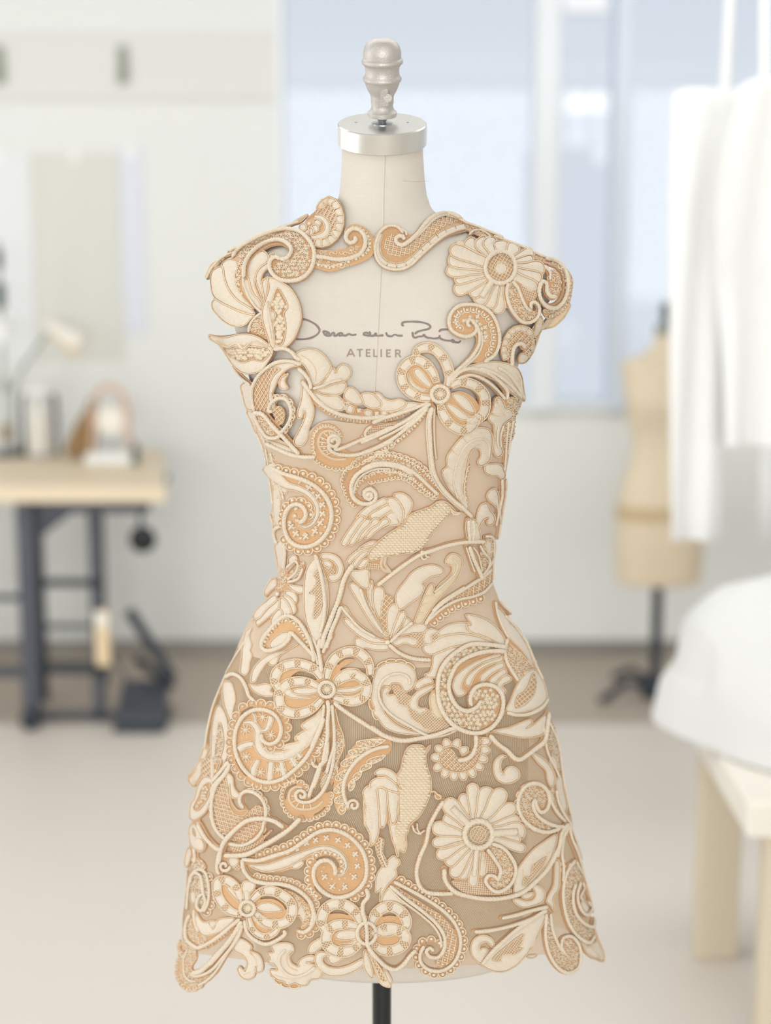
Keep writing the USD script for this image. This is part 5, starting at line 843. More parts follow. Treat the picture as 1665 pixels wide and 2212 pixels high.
B('ladder_band', '990,365 940,360 895,400 895,470 940,520 1020,535 1100,515 1150,470', 3, 1.5); C('975,415 990,440 1015,430 1010,400 975,385 945,410 950,450 990,475 1060,470 1130,420 1180,340 1220,220 1240,100 1245,0', 4.6); C('1040,440 1080,330 1130,200 1180,120 1190,0', 4.8); 
for a in ('905,430 945,430', '910,480 950,460', '945,515 970,475', '1000,530 1005,480', '1060,525 1050,480'): T(a, 1.6, 1.2, 'lattice_thread')
LT('1130,330 1180,230 1200,200 1200,280 1150,380', 4.6, 40, 0, .9)

# ---------------- the room ----------------
mat_plain('wall_paint', (229, 230, 227), .85, var=.01); mat_plain('wall_panel', (240, 240, 236), .85, var=.01); mat_plain('beam_paint', (224, 222, 217), .8); mat_plain('base_grey', (150, 146, 138), .7)
mat_plain('floor_pale', (227, 218, 208), .45, var=.03, scale=1.5); mat_plain('floor_shaded', (186, 173, 159), .5, var=.05, scale=2.5); mat_plain('frame_white', (238, 242, 246), .4); mat_plain('frame_blue', (222, 231, 243), .4)
N_ = {'f': ('fresnel', {'IOR': 1.25}), 't': ('transparent_bsdf', {'color': (.97, .98, 1.)}), 'g': ('glossy_bsdf', {'roughness': .02}), 'x': ('mix_closure', {})}
MAT['pane'] = usdkit.material(stage, '/World/Looks/pane', N_, [('f.fac', 'x.fac'), ('t.BSDF', 'x.closure1'), ('g.BSDF', 'x.closure2')], 'x.closure')
YW = 5.9
def struct(name, m, mat, parent=None): return obj(name, m, mat, parent, smooth=False, kind=None if parent else 'structure')
struct('floor', box(-3.5, 4.5, -12.0, 5.05, -.1, 0), 'floor_pale'); struct('floor', box(-3.5, 4.5, 5.05, YW + .2, -.1, 0), 'floor_shaded')  # strip by the back wall is darker: shade put into the floor colour
xg = float(at_y(606, 500, YW)[0]); zg = float(at_y(900, 886, YW)[2])
struct('wall_back', box(-3.5, xg, YW, YW + .15, 0, 3.4), 'wall_paint'); struct('wall_back', box(xg, 4.5, YW, YW + .15, 0, zg), 'wall_panel')
struct('baseboard_back', box(-3.5, 4.5, YW - .02, YW, 0, .05), 'base_grey')
zb0, zb1 = float(at_y(300, 215, YW)[2]), float(at_y(300, 76, YW)[2]); struct('trim_1', box(-3.5, xg, YW - .018, YW, zb0, zb1, .004), 'beam_paint')
w1 = data(UsdGeom.Xform.Define(stage, '/World/window_1').GetPrim(), kind='structure')
obj('sill', box(xg, 4.5, YW - .03, YW + .15, zg, zg + .03, .004), 'frame_white', w1, smooth=False)
for u0, u1, m in ((600, 614, 'frame_white'), (1152, 1206, 'frame_white'), (1324, 1360, 'frame_blue'), (1740, 1780, 'frame_white')):
    a, b = float(at_y(u0, 450, YW - .04)[0]), float(at_y(u1, 450, YW - .04)[0]); obj('mullion', box(a, b, YW - .04, YW + .12, zg, 3.2, .005), m, w1, smooth=False)
obj('pane', box(xg, 4.5, YW + .06, YW + .07, zg, 3.2), 'pane', w1, smooth=False)
# the wall with the daylight window, left of the picture
struct('wall_left', cat_(box(-3.62, -3.5, -12.0, .1, 0, 3.4), box(-3.62, -3.5, 2.9, YW, 0, 3.4), box(-3.62, -3.5, .1, 2.9, 0, .8), box(-3.62, -3.5, .1, 2.9, 2.8, 3.4)), 'wall_paint')
struct('ceiling', box(-3.62, 4.62, -12.1, YW + .15, 3.4, 3.5), 'wall_paint')
struct('wall_right', box(4.5, 4.62, -12.0, YW, 0, 3.4), 'wall_paint')
struct('wall_front', cat_(box(-3.5, -3.2, -12.1, -12.0, 0, 3.4), box(4.2, 4.5, -12.1, -12.0, 0, 3.4), box(-3.2, 4.2, -12.1, -12.0, 0, .3), box(-3.2, 4.2, -12.1, -12.0, 3.0, 3.4)), 'wall_paint')
# fluorescent fittings seen through the partition, in the room behind
mat_e = lambda n, c, s: MAT.__setitem__(n, usdkit.material(stage, '/World/Looks/' + n, {'e': ('emission', {'color': c, 'strength': s})}, [], 'e.emission'))
mat_e('tube_glow', (1., .99, .97), 1.05)
for (v0, v1), lab in (((-20, 30), 'upper fluorescent fitting seen through the glass partition'), ((196, 250), 'lower fluorescent fitting seen through the glass partition')):
    p0, p1 = at_y(1212, v1, 7.4), at_y(1318, v0, 7.4); c = (p0 + p1) / 2; hw, hh = (p1[0] - p0[0]) / 2, (p1[2] - p0[2]) / 2
    t = thing('ceiling_light', lab, 'light', c, group=None); obj('housing', box(-hw, hw, .0, .10, -hh, hh, .01), 'frame_white', t, smooth=False); obj('diffuser', box(-hw + .01, hw - .01, -.02, 0, -hh + .01, hh - .01, .008), 'tube_glow', t, smooth=False)

# ---------------- the dress form ----------------
def form_ring(z, T, D, inset=0.0, n=128, bumps=True):
    a = np.linspace(0, 2 * np.pi, n, endpoint=False); c, w = np.interp(z, T[0], T[1]), np.interp(z, T[0], T[2]) - inset; e = np.interp(z, *EX); d, db = np.interp(z, *D) - inset, np.interp(z, *DB) - inset
    ca, sa = np.cos(a), np.sin(a); x = c + w * np.sign(ca) * np.abs(ca) ** (2 / e); k = np.abs(sa) ** (2 / e)
    y = np.where(sa < 0, YM - d * k - (bust(x, z) * k if bumps else 0), YM + db * k); return np.stack([x, y, np.full(n, z)], 1)
def loft(rings, cap0=True, cap1=True):
    n = len(rings[0]); V = np.vstack(rings); k = len(rings); i, j = np.meshgrid(np.arange(k - 1), np.arange(n), indexing='ij'); j2 = (j + 1) % n
    F = np.stack([i * n + j, i * n + j2, (i + 1) * n + j2, (i + 1) * n + j], -1).reshape(-1, 4); F = np.vstack([F[:, [0, 1, 2]], F[:, [0, 2, 3]]]); q = np.arange(n)
    if cap0: V = np.vstack([V, rings[0].mean(0)[None]]); F = np.vstack([F, np.stack([np.full(n, len(V) - 1), (q + 1) % n, q], 1)])
    if cap1: V = np.vstack([V, rings[-1].mean(0)[None]]); F = np.vstack([F, np.stack([np.full(n, len(V) - 1), (k - 1) * n + q, (k - 1) * n + (q + 1) % n], 1)])
    return trimesh.Trimesh(V, F, process=False)
INS = .0045
ZBOT = float(at_y(826, 2137, YM - .088)[2]); ZTOP = float(z_of(292))
form = thing('dress_form', 'linen-covered tailor\'s dress form on a black pole, wearing the appliqué dress', 'dress form', (0, 0, 0))
rings = [form_ring(ZBOT, FORM, DFF, .03), form_ring(ZBOT + .003, FORM, DFF, .012), form_ring(ZBOT + .010, FORM, DFF, .005)] + [form_ring(z, FORM, DFF, INS) for z in np.r_[np.arange(ZBOT + .02, 1.45, .008), np.arange(1.45, ZTOP, .004)]]
obj('body', loft(rings), 'linen', form, smooth=45)
def form_at(uv, h=0.0):
    uv = np.asarray(uv, float); D = ray(uv[:, 0], uv[:, 1]); D = D / D[:, 1:2]; lo = np.full(len(uv), 1.6); hi = np.full(len(uv), YM)
    for _ in range(30):
        m = (lo + hi) / 2; Pm = EYE + D * m[:, None]; s = m >= front(Pm[:, 0], Pm[:, 2], FORM, DFF, INS); hi = np.where(s, m, hi); lo = np.where(s, lo, m)
    return EYE + D * (hi - h)[:, None]
obj('seam', cat_(tube3(form_at(crspline([[833, 322], [830, 400], [828, 500], [822, 620], [818, 700], [813, 800], [808, 900]], False, 6), .0001), .0004, 6), tube3(form_at(crspline([[871, 391], [900, 392], [926, 391]], False, 6), .0001), .00025, 5)), 'seam', form)
# printed mark: a flowing signature with small capitals under it
STROKES = ['92,85 130,88 180,108 230,140 258,175 262,195 245,225 200,255 150,270 100,276 60,276 30,268', '292,212 305,200 330,205 352,215 355,232 335,242 325,232 340,215', '300,215 320,235 350,243 372,238 378,222 395,212 405,222 398,238 420,242 440,225 460,215 480,222 470,238 450,240 445,228',
    '475,238 510,240 530,230 545,225 570,236 612,230', '735,200 742,225 735,240 705,238 680,232 682,218 705,212 730,222', '735,238 760,244 790,235 800,222 790,220 788,236 810,242 868,238', '893,208 898,228 910,242 950,246 965,235 985,232 1000,240 1050,242',
    '1062,150 1045,138 1050,118 1090,110 1150,108 1210,112 1260,122 1300,140 1312,160 1290,178 1240,190 1190,205 1165,225', '1142,205 1150,250 1165,260 1200,250 1240,245 1250,232 1265,250 1290,262 1310,262 1350,268 1395,262', '1400,235 1402,262 1440,282 1500,290 1540,300 1570,306 1592,298 1595,285', '1392,205 1410,188 1450,182 1500,184', '1500,290 1525,282 1535,300 1515,300']
REGW = REG['W']
def wpt(s): return np.array([[float(q) for q in w.split(',')] for w in s.split()]) / REGW[2] + REGW[:2]
S_ = []
for s in STROKES:
    q = crspline(wpt(s), False, 1.2); Pq = form_at(q, .0004); k = len(q); t = np.gradient(q, axis=0); t /= np.linalg.norm(t, axis=1, keepdims=True) + 1e-9; nn = np.stack([-t[:, 1], t[:, 0]], 1); w = 2.1
    w = w * (1 + .12 * np.sin(np.arange(k) * .23)); w[[0, -1]] *= .6; S_.append((np.vstack([form_at(q + nn * w[:, None], .0004), form_at(q - nn * w[:, None], .0004)]), np.vstack([np.stack([np.arange(k - 1), np.arange(1, k), np.arange(k - 1) + k], 1), np.stack([np.arange(1, k), np.arange(1, k) + k, np.arange(k - 1) + k], 1)])))
obj('signature_lettering', join(S_), 'ink', form, smooth=True, label='flowing handwritten signature printed in grey across the chest')
T_ = []; GLY = {'A': [[(0, 17), (8, 0), (16, 17)], [(3.4, 11.4), (12.6, 11.4)]], 'T': [[(0, 1.4), (12.5, 1.4)], [(6.2, 0), (6.2, 17)]], 'E': [[(10, 1.4), (1.4, 1.4), (1.4, 15.6), (10, 15.6)], [(1.4, 8.2), (9, 8.2)]], 'L': [[(1.4, 0), (1.4, 15.6), (9.5, 15.6)]], 'I': [[(1.4, 0), (1.4, 17)]], 'R': [[(1.4, 17), (1.4, 1.4), (7.5, 1.4), (9.8, 2.6), (10.6, 5), (9.8, 7.6), (7.5, 8.9), (1.4, 8.9)], [(6.6, 8.9), (12.4, 17)]]}
for ch, u in zip('ATELIER', (749.5, 771.0, 790.0, 806.0, 821.8, 834, 853)):
    g = unary_union([LineString(l).buffer(1.45, cap_style='flat', join_style='mitre') for l in GLY[ch]]).intersection(shapely.box(-2, 0, 20, 17)); v, fc = trimesh.creation.triangulate_polygon(g, engine='earcut')
    T_.append((form_at(np.stack([u + v[:, 0], 754.3 + (u - 808) * .012 + v[:, 1]], 1), .0005), fc))
obj('capital_lettering', join(T_), 'ink_soft', form, smooth=False, label='small grey capitals reading ATELIER')
# neck cap, finial and screw lean forward together
tilt = math.radians(17); kx = .000506
capc = at_y(825.5, 289, YM - .012); RT = np.eye(4); RT[:3, :3] = [[1, 0, 0], [0, math.cos(tilt), -math.sin(tilt)], [0, math.sin(tilt), math.cos(tilt)]]; RT[:3, 3] = capc
def tilted(m): m = m.copy(); m.apply_transform(RT); return m
hc = .0117; rc = 97.5 * kx
obj('neck_cap', tilted(lathe([[0, -hc], [rc - .002, -hc], [rc, -hc + .001], [rc, hc - .0012], [rc - .0012, hc], [0, hc]], 96)), 'aluminium', form, smooth=35)
obj('cap_screw', cat_(*[tilted(lathe([[0, hc], [.0016, hc + .0001], [.0012, hc + .0006], [0, hc + .0006]], 12, (x, .004, 0))) for x in (-.029, .028)]), 'steel', form)
obj('threaded_bolt', tilted(lathe([[.012, hc], [.012, hc + .0006], [.005, hc + .0007]] + [[.0048 + (.0006 if i % 2 else 0), hc + .0008 + i * .0009] for i in range(12)] + [[0, hc + .0115]], 24)), 'steel', form)
f0 = hc + .0078
prof_f = [(0, 252), (31, 252), (32, 249), (32, 243), (30, 241), (27, 239), (24.5, 234), (23, 229), (24.6, 224), (24.8, 210), (27, 204), (32, 196), (36, 186), (38, 179), (40.5, 177), (42, 174), (41.5, 170), (38.5, 167), (37, 162), (36.6, 154), (38, 147), (40.5, 143), (44, 140), (44.8, 136), (43.5, 132), (40.6, 130), (40.4, 128), (41, 124), (40.6, 116), (38.5, 108), (34, 100), (28, 94.5), (20, 91), (10, 89.3), (0, 89)]
obj('finial', tilted(lathe([(r * kx, f0 + (252 - v) * kx * 1.02) for r, v in prof_f], 56)), 'cast_metal', form, smooth=40)
tw = trimesh.convex.convex_hull(np.array([[x * kx, y, f0 + z * kx] for x, y, z in ((-6, -.012, 28), (18, -.012, 30), (14, -.0165, 30), (-4, -.0165, 29), (-2, -.0185, 62), (12, -.0185, 66), (5, -.015, 72), (-5, -.012, 60), (16, -.012, 60))]))
obj('thumb_screw', tilted(cat_(tw, trimesh.creation.cylinder(radius=9 * kx, height=.006, transform=trimesh.transformations.translation_matrix([12 * kx, -.0165, f0 + 48 * kx]) @ trimesh.transformations.rotation_matrix(np.pi / 2, [1, 0, 0]), sections=24))), 'cast_metal', form)
px0 = float(at_y(824.5, 2170, YM)[0]); obj('pole', lathe([[0, .05], [.0115, .05], [.0115, ZBOT + .01], [0, ZBOT + .01]], 32, (px0, YM, 0)), 'black_paint', form)
obj('stand_base', lathe([[0, 0], [.20, 0], [.205, .008], [.19, .022], [.06, .04], [.02, .06], [.0, .06]], 48, (px0, YM, 0)), 'black_paint', form)

# ---------------- the dress ----------------
dress = thing('dress', 'short sleeveless dress of cream embroidered appliqué on nude net, worn by the dress form', 'dress')
neck = np.array([[300, 880], [535, 880], [575, 930], [625, 962], [672, 930], [696, 903], [740, 912], [800, 918], [870, 908], [930, 886], [975, 915], [1010, 925], [1060, 905], [1118, 862], [1400, 862]], float)
hem = np.array([[300, 2050], [395, 2056], [560, 2078], [830, 2096], [1060, 2082], [1140, 2064], [1290, 2056], [1400, 2050]], float)
nr = 240; AA = np.linspace(0, 2 * np.pi, nr, endpoint=False); CA, SA = np.cos(AA), np.sin(AA)
def dress_pts(Z):
    c, w, e, d, db = np.interp(Z, DRESS[0], DRESS[1]), np.interp(Z, DRESS[0], DRESS[2]) + .0006, np.interp(Z, *EX), np.interp(Z, *DF) + .0006, np.interp(Z, *DB) + .0006
    x = c + w * np.sign(CA) * np.abs(CA) ** (2 / e); k = np.abs(SA) ** (2 / e); return np.stack([x, np.where(SA < 0, YM - d * k - bust(x, Z) * k, YM + db * k), Z], -1)
def seen(Pw): q = Pw - EYE; dep = q[..., 1] * CT - q[..., 2] * SN; return CU + FPX * q[..., 0] / dep, CV - FPX * (q[..., 1] * SN + q[..., 2] * CT) / dep
def edge_z(line, z0, z1):                        # height of the neck or hem line on every column of the net
    lo, hi = np.full(nr, z0), np.full(nr, z1)
    for _ in range(24):
        m_ = (lo + hi) / 2; uu, vv = seen(dress_pts(m_)); s_ = vv > np.interp(uu, line[:, 0], line[:, 1]); lo = np.where(s_, m_, lo); hi = np.where(s_, hi, m_)
    return lo
zt_ = np.where(SA < .02, edge_z(neck, float(z_of(1300)), float(z_of(780))), float(z_of(880))); zb_ = np.where(SA < .02, edge_z(hem, float(z_of(2140)), float(z_of(1900))), float(z_of(2052)))
zt_ = np.convolve(np.r_[zt_[-3:], zt_, zt_[:3]], np.ones(7) / 7, 'valid'); zw = float(z_of(1392))
for nm, za, zb2, n_, mt, lb in (('skirt_net', zb_, np.full(nr, zw), 110, 'net', 'open tan net under the skirt motifs'), ('bodice_lining', np.full(nr, zw), zt_, 90, 'illusion', 'fine nude net lining the bodice')):
    tt_ = np.linspace(0, 1, n_)[:, None]; LV = dress_pts(za[None] * (1 - tt_) + zb2[None] * tt_); arc = np.concatenate([np.zeros((n_, 1)), np.cumsum(np.linalg.norm(np.diff(LV, axis=1), axis=2), 1)], 1); LUV = np.stack([arc, LV[..., 2]], -1).reshape(-1, 2) / (100 * PX)
    i, j = np.meshgrid(np.arange(n_ - 1), np.arange(nr), indexing='ij'); j2 = (j + 1) % nr; LF = np.stack([i * nr + j, i * nr + j2, (i + 1) * nr + j2, (i + 1) * nr + j], -1).reshape(-1, 4)
    obj(nm, (LV.reshape(-1, 3), LF), mt, dress, smooth=True, uv=LUV, label=lb)
for m in MOTIFS: build_motif(m, dress)

# ---------------- the workroom behind ----------------
mat_plain('birch', (228, 210, 182), .5, var=.05, scale=5.); mat_plain('slate_steel', (74, 78, 88), .45); mat_plain('dark_steel', (44, 50, 60), .45); mat_plain('heap_cloth', (222, 221, 219), .85, sheen_weight=.2); mat_plain('white_cloth', (240, 239, 237), .85, sheen_weight=.2); mat_plain('white_gloss', (240, 240, 238), .3); mat_plain('kraft', (232, 208, 170), .7)
mat_plain('brown_felt', (146, 116, 78), .9, var=.15, scale=30.); mat_plain('terracotta', (214, 178, 156), .6); mat_plain('dark_green', (70, 88, 80), .6); mat_plain('aged_linen', (232, 215, 188), .8, var=.05, scale=8.); mat_plain('cream_paint', (240, 234, 222), .6); mat_plain('table_side', (216, 203, 180), .6); mat_plain('bracket_green', (150, 156, 144), .6); mat_plain('pattern_card', (218, 217, 209), .85); mat_plain('lilac_sheet', (222, 224, 234), .85); mat_plain('pattern_white', (230, 231, 232), .8); mat_plain('print_band', (206, 184, 146), .8)
GL = {'f': ('fresnel', {'IOR': 1.3}), 't': ('transparent_bsdf', {'color': (.985, .985, .985)}), 'g': ('glossy_bsdf', {'roughness': .05}), 'x': ('mix_closure', {})}
MAT['clear'] = usdkit.material(stage, '/World/Looks/clear', GL, [('f.fac', 'x.fac'), ('t.BSDF', 'x.closure1'), ('g.BSDF', 'x.closure2')], 'x.closure')
def vbar(u0, u1, v0, v1, Y, d=.04):
    a, b = at_y(u0, v1, Y), at_y(u1, v0, Y); return box(a[0], b[0], Y, Y + d, a[2], b[2], .003)
def bar(p, q, r=.014, n=10): return tube3(np.array([p, q]), r, n)
YT = 4.97; zt = float(at_y(200, 1050, YT)[2]); xr = float(at_y(358, 1060, YT)[0])
tb = thing('sewing_table', 'pale wood-topped sewing table on a dark steel frame against the back wall', 'table')
xq = float(at_y(352, 985, 5.74)[0]); obj('table_top', trimesh.convex.convex_hull(np.array([[x, y, z] for x, y in ((-1.75, YT), (xr - .004, YT), (xr, YT + .004), (xq, 5.74), (-1.75, 5.74)) for z in (zt - .05, zt)])), 'birch', tb)
zl = zt - .05; X_ = lambda u: float(at_y(u, 1300, YT + .02)[0])
obj('apron', box(X_(43), X_(320), YT + .08, YT + .12, zl - .048, zl - .001, .003), 'slate_steel', tb); obj('apron', box(X_(43), X_(320), 5.5, 5.54, zl - .035, zl - .001, .003), 'slate_steel', tb)
for u0, u1, y in ((40, 76, YT + .04), (66, 94, YT + .32), (194, 218, YT + .10), (202, 226, 5.50)): obj('leg', box(float(at_y(u0, 1300, y)[0]), float(at_y(u1, 1300, y)[0]), y, y + .04, 0, zl - .003, .004), 'slate_steel' if u0 in (40, 194) else 'dark_steel', tb)
obj('corner_gusset', trimesh.creation.extrude_polygon(Polygon([(X_(74), zl - .03), (X_(170), zl - .03), (X_(80), zl - .13)]), .012).apply_transform(trimesh.transformations.translation_matrix([0, YT + .1, 0]) @ trimesh.transformations.rotation_matrix(np.pi / 2, [1, 0, 0])), 'slate_steel', tb)
for v, u0, u1, h, m in ((1258, 70, 215, .022, 'dark_steel'), (1352, 80, 215, .014, 'slate_steel'), (1442, 72, 220, .034, 'dark_steel'), (1546, 60, 250, .020, 'slate_steel'), (1290, -160, 60, .018, 'slate_steel'), (1450, -160, 60, .034, 'slate_steel')):
    z = max(.02, float(at_y(100, v, YT + .12)[2])); obj('crossbar', box(X_(u0), X_(u1), YT + .10, YT + .13, z - h / 2, z + h / 2, .003), m, tb)
obj('leg', box(X_(-170), X_(-140), YT + .04, YT + .08, 0, zl - .003, .004), 'slate_steel', tb)
obj('caster', trimesh.creation.uv_sphere(radius=.032).apply_translation([X_(55), YT + .02, .032]), 'dark_steel', tb)
c = at_y(308, 1165, YT + .02); hw = thing('hand_wheel', 'black round knob hanging under the right end of the sewing table', 'knob', c)
obj('wheel', trimesh.creation.torus(.026, .016).apply_transform(trimesh.transformations.rotation_matrix(np.pi / 2, [1, 0, 0])), 'black_paint', hw); obj('hub', trimesh.creation.uv_sphere(radius=.030), 'black_paint', hw); obj('bracket', box(-.014, .0, .0, .02, .0, zl - c[2] - .002, .002), 'slate_steel', hw)
c = at_y(228, 1412, YT + .2); c2 = at_y(232, 1318, YT + .2); bx = thing('paper_packet', 'cream paper packet standing under the sewing table', 'packet', (c[0], YT + .2, 0))
zz = float(at_y(230, 1442, YT + .12)[2]) + .019; obj('packet', box(-.008, .036, -.14, -.10, zz, c2[2] + .03, .006), 'kraft', bx); obj('flap', box(-.006, .034, -.144, -.14, c2[2] - .02, c2[2] + .028, .001), 'cream_paint', bx)
pd = thing('treadle_pedal', 'dark foot treadle with slanting rods on the floor beside the table', 'pedal', (X_(300), YT - .02, 0))
obj('base_plate', box(-.085, .075, .0, .22, .0, .03, .006), 'dark_steel', pd); obj('foot_plate', trimesh.convex.convex_hull(np.array([[-.08, 0, .035], [.07, 0, .035], [-.08, .2, .10], [.07, .2, .10], [-.08, 0, .05], [.07, 0, .05], [-.08, .2, .115], [.07, .2, .115]])), 'slate_steel', pd)
obj('rod', bar([-.06, .22, .34], [.085, .16, .13], .018), 'dark_steel', pd); obj('rod', bar([-.13, .20, .22], [.05, .02, .02], .005), 'slate_steel', pd); obj('rod', bar([-.04, .24, .17], [.085, .12, .12], .016), 'dark_steel', pd)
# on the table
def on_table(u, v): return at_z(u, v, zt)
c = on_table(88, 985); jar = thing('glass_canister', 'tall clear canister of pale thread on the sewing table', 'jar', c)
R_ = .062; obj('jar', lathe([[0, .002], [R_, .002], [R_ + .002, .01], [R_, .20], [R_ - .01, .215], [R_ - .012, .215], [R_ - .004, .2], [R_ - .003, .012], [0, .006]], 40), 'clear', jar); obj('thread_cone', lathe([[0, .012], [.045, .012], [.042, .03], [.026, .17], [.02, .175], [0, .175]], 32), 'cream_paint', jar); obj('lid', lathe([[0, .214], [R_ - .006, .214], [R_ - .006, .226], [.012, .23], [.01, .24], [0, .242]], 32), 'white_gloss', jar)
c = on_table(240, 1000); st = thing('hoop_stand', 'arched hoop on a small base at the right of the table, with a pale centre', 'hoop', c)
ang = np.linspace(-.35, np.pi + .35, 40); Q = np.stack([.058 * np.cos(ang), 0 * ang, .155 + .10 * np.sin(ang)], 1); Q = np.vstack([[.075, 0, .02], Q, [-.066, 0, .02]]); obj('hoop', tube3(Q, .009, 10), 'terracotta', st); obj('backing', trimesh.creation.cylinder(radius=.046, height=.012, transform=trimesh.transformations.translation_matrix([0, .01, .14]) @ trimesh.transformations.rotation_matrix(np.pi / 2, [1, 0, 0])), 'cream_paint', st); obj('base', box(-.08, .075, -.05, .05, 0, .035, .005), 'white_gloss', st); obj('foot', lathe([[0, 0], [.014, 0], [.012, .05], [.006, .07], [0, .07]], 16, (.085, -.03, 0)), 'dark_green', st)
c = on_table(172, 990); cn = thing('felt_cone', 'brown felt cone with a dark tip leaning beside the arched hoop', 'pincushion', c)
M3 = trimesh.transformations.rotation_matrix(math.radians(16), [0, 1, 0]); M3[2, 3] = .012; obj('cone', lathe([[0, 0], [.05, 0], [.054, .01], [.044, .07], [.026, .14], [.014, .175], [0, .18]], 28).apply_transform(M3), 'brown_felt', cn); M4 = M3.copy(); obj('tip', trimesh.creation.uv_sphere(radius=.018).apply_translation([0, 0, .18]).apply_transform(M4), 'dark_green', cn)
c = on_table(14, 985); ts = thing('thread_stand', 'thin thread stand with dark fittings and a white spool at the left edge', 'thread stand', c)
obj('base', lathe([[0, 0], [.05, 0], [.05, .012], [0, .016]], 24), 'slate_steel', ts); obj('rod', bar([0, 0, .01], [0, 0, .72], .006), 'bracket_green', ts)
for z, h, r, m in ((.54, .09, .018, 'dark_green'), (.66, .07, .014, 'dark_green'), (.08, .06, .016, 'brown_felt'), (.24, .06, .013, 'bracket_green')): obj('fitting', lathe([[0, z - h / 2], [r, z - h / 2 + .004], [r, z + h / 2 - .004], [0, z + h / 2]], 16), m, ts)
obj('spool', lathe([[0, .385], [.028, .385], [.03, .39], [.024, .40], [.024, .45], [.03, .455], [.028, .46], [0, .46]], 24), 'white_gloss', ts)
c = on_table(30, 975); lp = thing('desk_lamp', 'angled white desk lamp with a bent arm on the sewing table', 'lamp', c)
g = lambda u, v: at_y(u, v, c[1]) - c
obj('base', lathe([[0, 0], [.045, 0], [.045, .012], [0, .018]], 24), 'bracket_green', lp); obj('arm', tube3(np.array([[0, 0, .01], g(30, 850), g(42, 805)]), .006, 8), 'bracket_green', lp); obj('arm', tube3(np.array([g(38, 810), g(108, 712)]), .006, 8), 'bracket_green', lp); obj('joint', trimesh.creation.uv_sphere(radius=.012).apply_translation(g(30, 838)), 'bracket_green', lp)
a, b = g(98, 700), g(190, 752); dd = (b - a) / np.linalg.norm(b - a); sh = lathe([[.0, 0], [.016, 0], [.02, .02], [.032, .10], [.034, .135], [.031, .135], [.0, .11]], 28); RR = trimesh.geometry.align_vectors([0, 0, 1], dd); RR[:3, 3] = a; obj('shade', sh.apply_transform(RR), 'cream_paint', lp); 
a2, b2 = g(112, 722), g(170, 772); obj('shade_rim', tube3(np.array([a2, b2]), .009, 8), 'kraft', lp)
# on the back wall
for u, lab in ((265, 'small grey-green bracket on the wall beam, near the middle of the left wall'), (-2, 'small grey-green bracket on the wall beam, cut off by the picture edge')):
    a, b = at_y(u - 10, 182, YW - .018), at_y(u + 11, 100, YW - .018); br = thing('wall_bracket', lab, 'bracket', ((a[0] + b[0]) / 2, YW - .018, a[2])); h = b[2] - a[2]; w = (b[0] - a[0]) / 2
    obj('plate', box(-w, w, -.012, 0, 0, h, .003), 'bracket_green', br); obj('hook', tube3(np.array([[0, -.012, h * .3], [0, -.04, h * .25], [0, -.045, h * .45]]), .006, 8), 'bracket_green', br)
def sheet(name, lab, cat, u0, u1, v0, v1, mat, d=.02):
    vm = (v0 + v1) / 2; a, b = at_y(u0, vm, YW - d), at_y(u1, vm, YW - d); a[2], b[2] = at_y(u0, v1, YW - d)[2], at_y(u1, v0, YW - d)[2]; t = thing(name, lab, cat, ((a[0] + b[0]) / 2, YW, a[2])); w = (b[0] - a[0]) / 2; h = b[2] - a[2]
    obj('board', box(-w, w, -d, -.001, 0, h, .002), mat, t); obj('clip', box(-.015, .015, -d - .003, -d, h - .03, h + .006, .002), 'white_gloss', t)
sheet('pattern_board', 'large beige card pattern hung on the back wall above the sewing table', 'board', 74, 260, 330, 780, 'pattern_card', .005); sheet('pattern_sheet', 'narrow pale lilac sheet pinned beside the beige card pattern', 'sheet', 262, 312, 320, 720, 'lilac_sheet', .005)
sheet('pattern_sheet', 'white sheet at the far left of the back wall, beside the thread stand', 'sheet', -60, 72, 330, 780, 'pattern_white', .005)

# second dress form
YF = 5.35; sc = 3600 / (YF * CT + .6 * SN); def_c = at_y(1421, 1256, YF); f2 = thing('dress_form', 'distant aged-linen dress form on a dark pole, half hidden by the hanging white garments', 'dress form', (def_c[0], YF, 0))
zv = lambda v: float(at_y(1421, v, YF)[2])
rows = [(1258, 82, .9), (1252, 92, .9), (1160, 96, .95), (1090, 93, .95), (1040, 84, .9), (1000, 68, .85), (960, 64, .8), (920, 70, .85), (880, 80, .9), (850, 84, .92), (820, 88, .8), (800, 92, .7), (785, 92, .62), (775, 78, .6), (765, 50, .7), (750, 30, .95), (735, 24, 1.), (718, 23, 1.)]
rg = []
for v, w, k in rows:
    a = np.linspace(0, 2 * np.pi, 64, endpoint=False); rg.append(np.stack([w / sc * np.sign(np.cos(a)) * np.abs(np.cos(a)) ** .85, w / sc * k * .72 * np.sign(np.sin(a)) * np.abs(np.sin(a)) ** .85 - (.02 if 830 < v < 900 else 0) * (np.sin(a) < 0), np.full(64, zv(v))], 1))
obj('body', loft(rg), 'aged_linen', f2, smooth=50); obj('hip_band', loft([r * [1.015, 1.015, 1] for r in (rg[2] * [1, 1, 0] + [0, 0, zv(1118)], rg[3] * [1, 1, 0] + [0, 0, zv(1088)])]), 'print_band', f2, smooth=50)
obj('neck_cap', lathe([[0, zv(722)], [.034, zv(722)], [.034, zv(700)], [0, zv(698)]], 24), 'bracket_green', f2); obj('finial', lathe([[0, zv(700)], [.012, zv(698)], [.013, zv(680)], [.02, zv(672)], [.013, zv(655)], [0, zv(650)]], 20), 'dark_green', f2)
obj('pole', lathe([[0, .04], [.018, .04], [.018, zv(1256)], [0, zv(1256)]], 20), 'dark_steel', f2); obj('base', lathe([[0, .0], [.045, .0], [.05, .03], [.03, .06], [0, .07]], 24), 'dark_steel', f2)
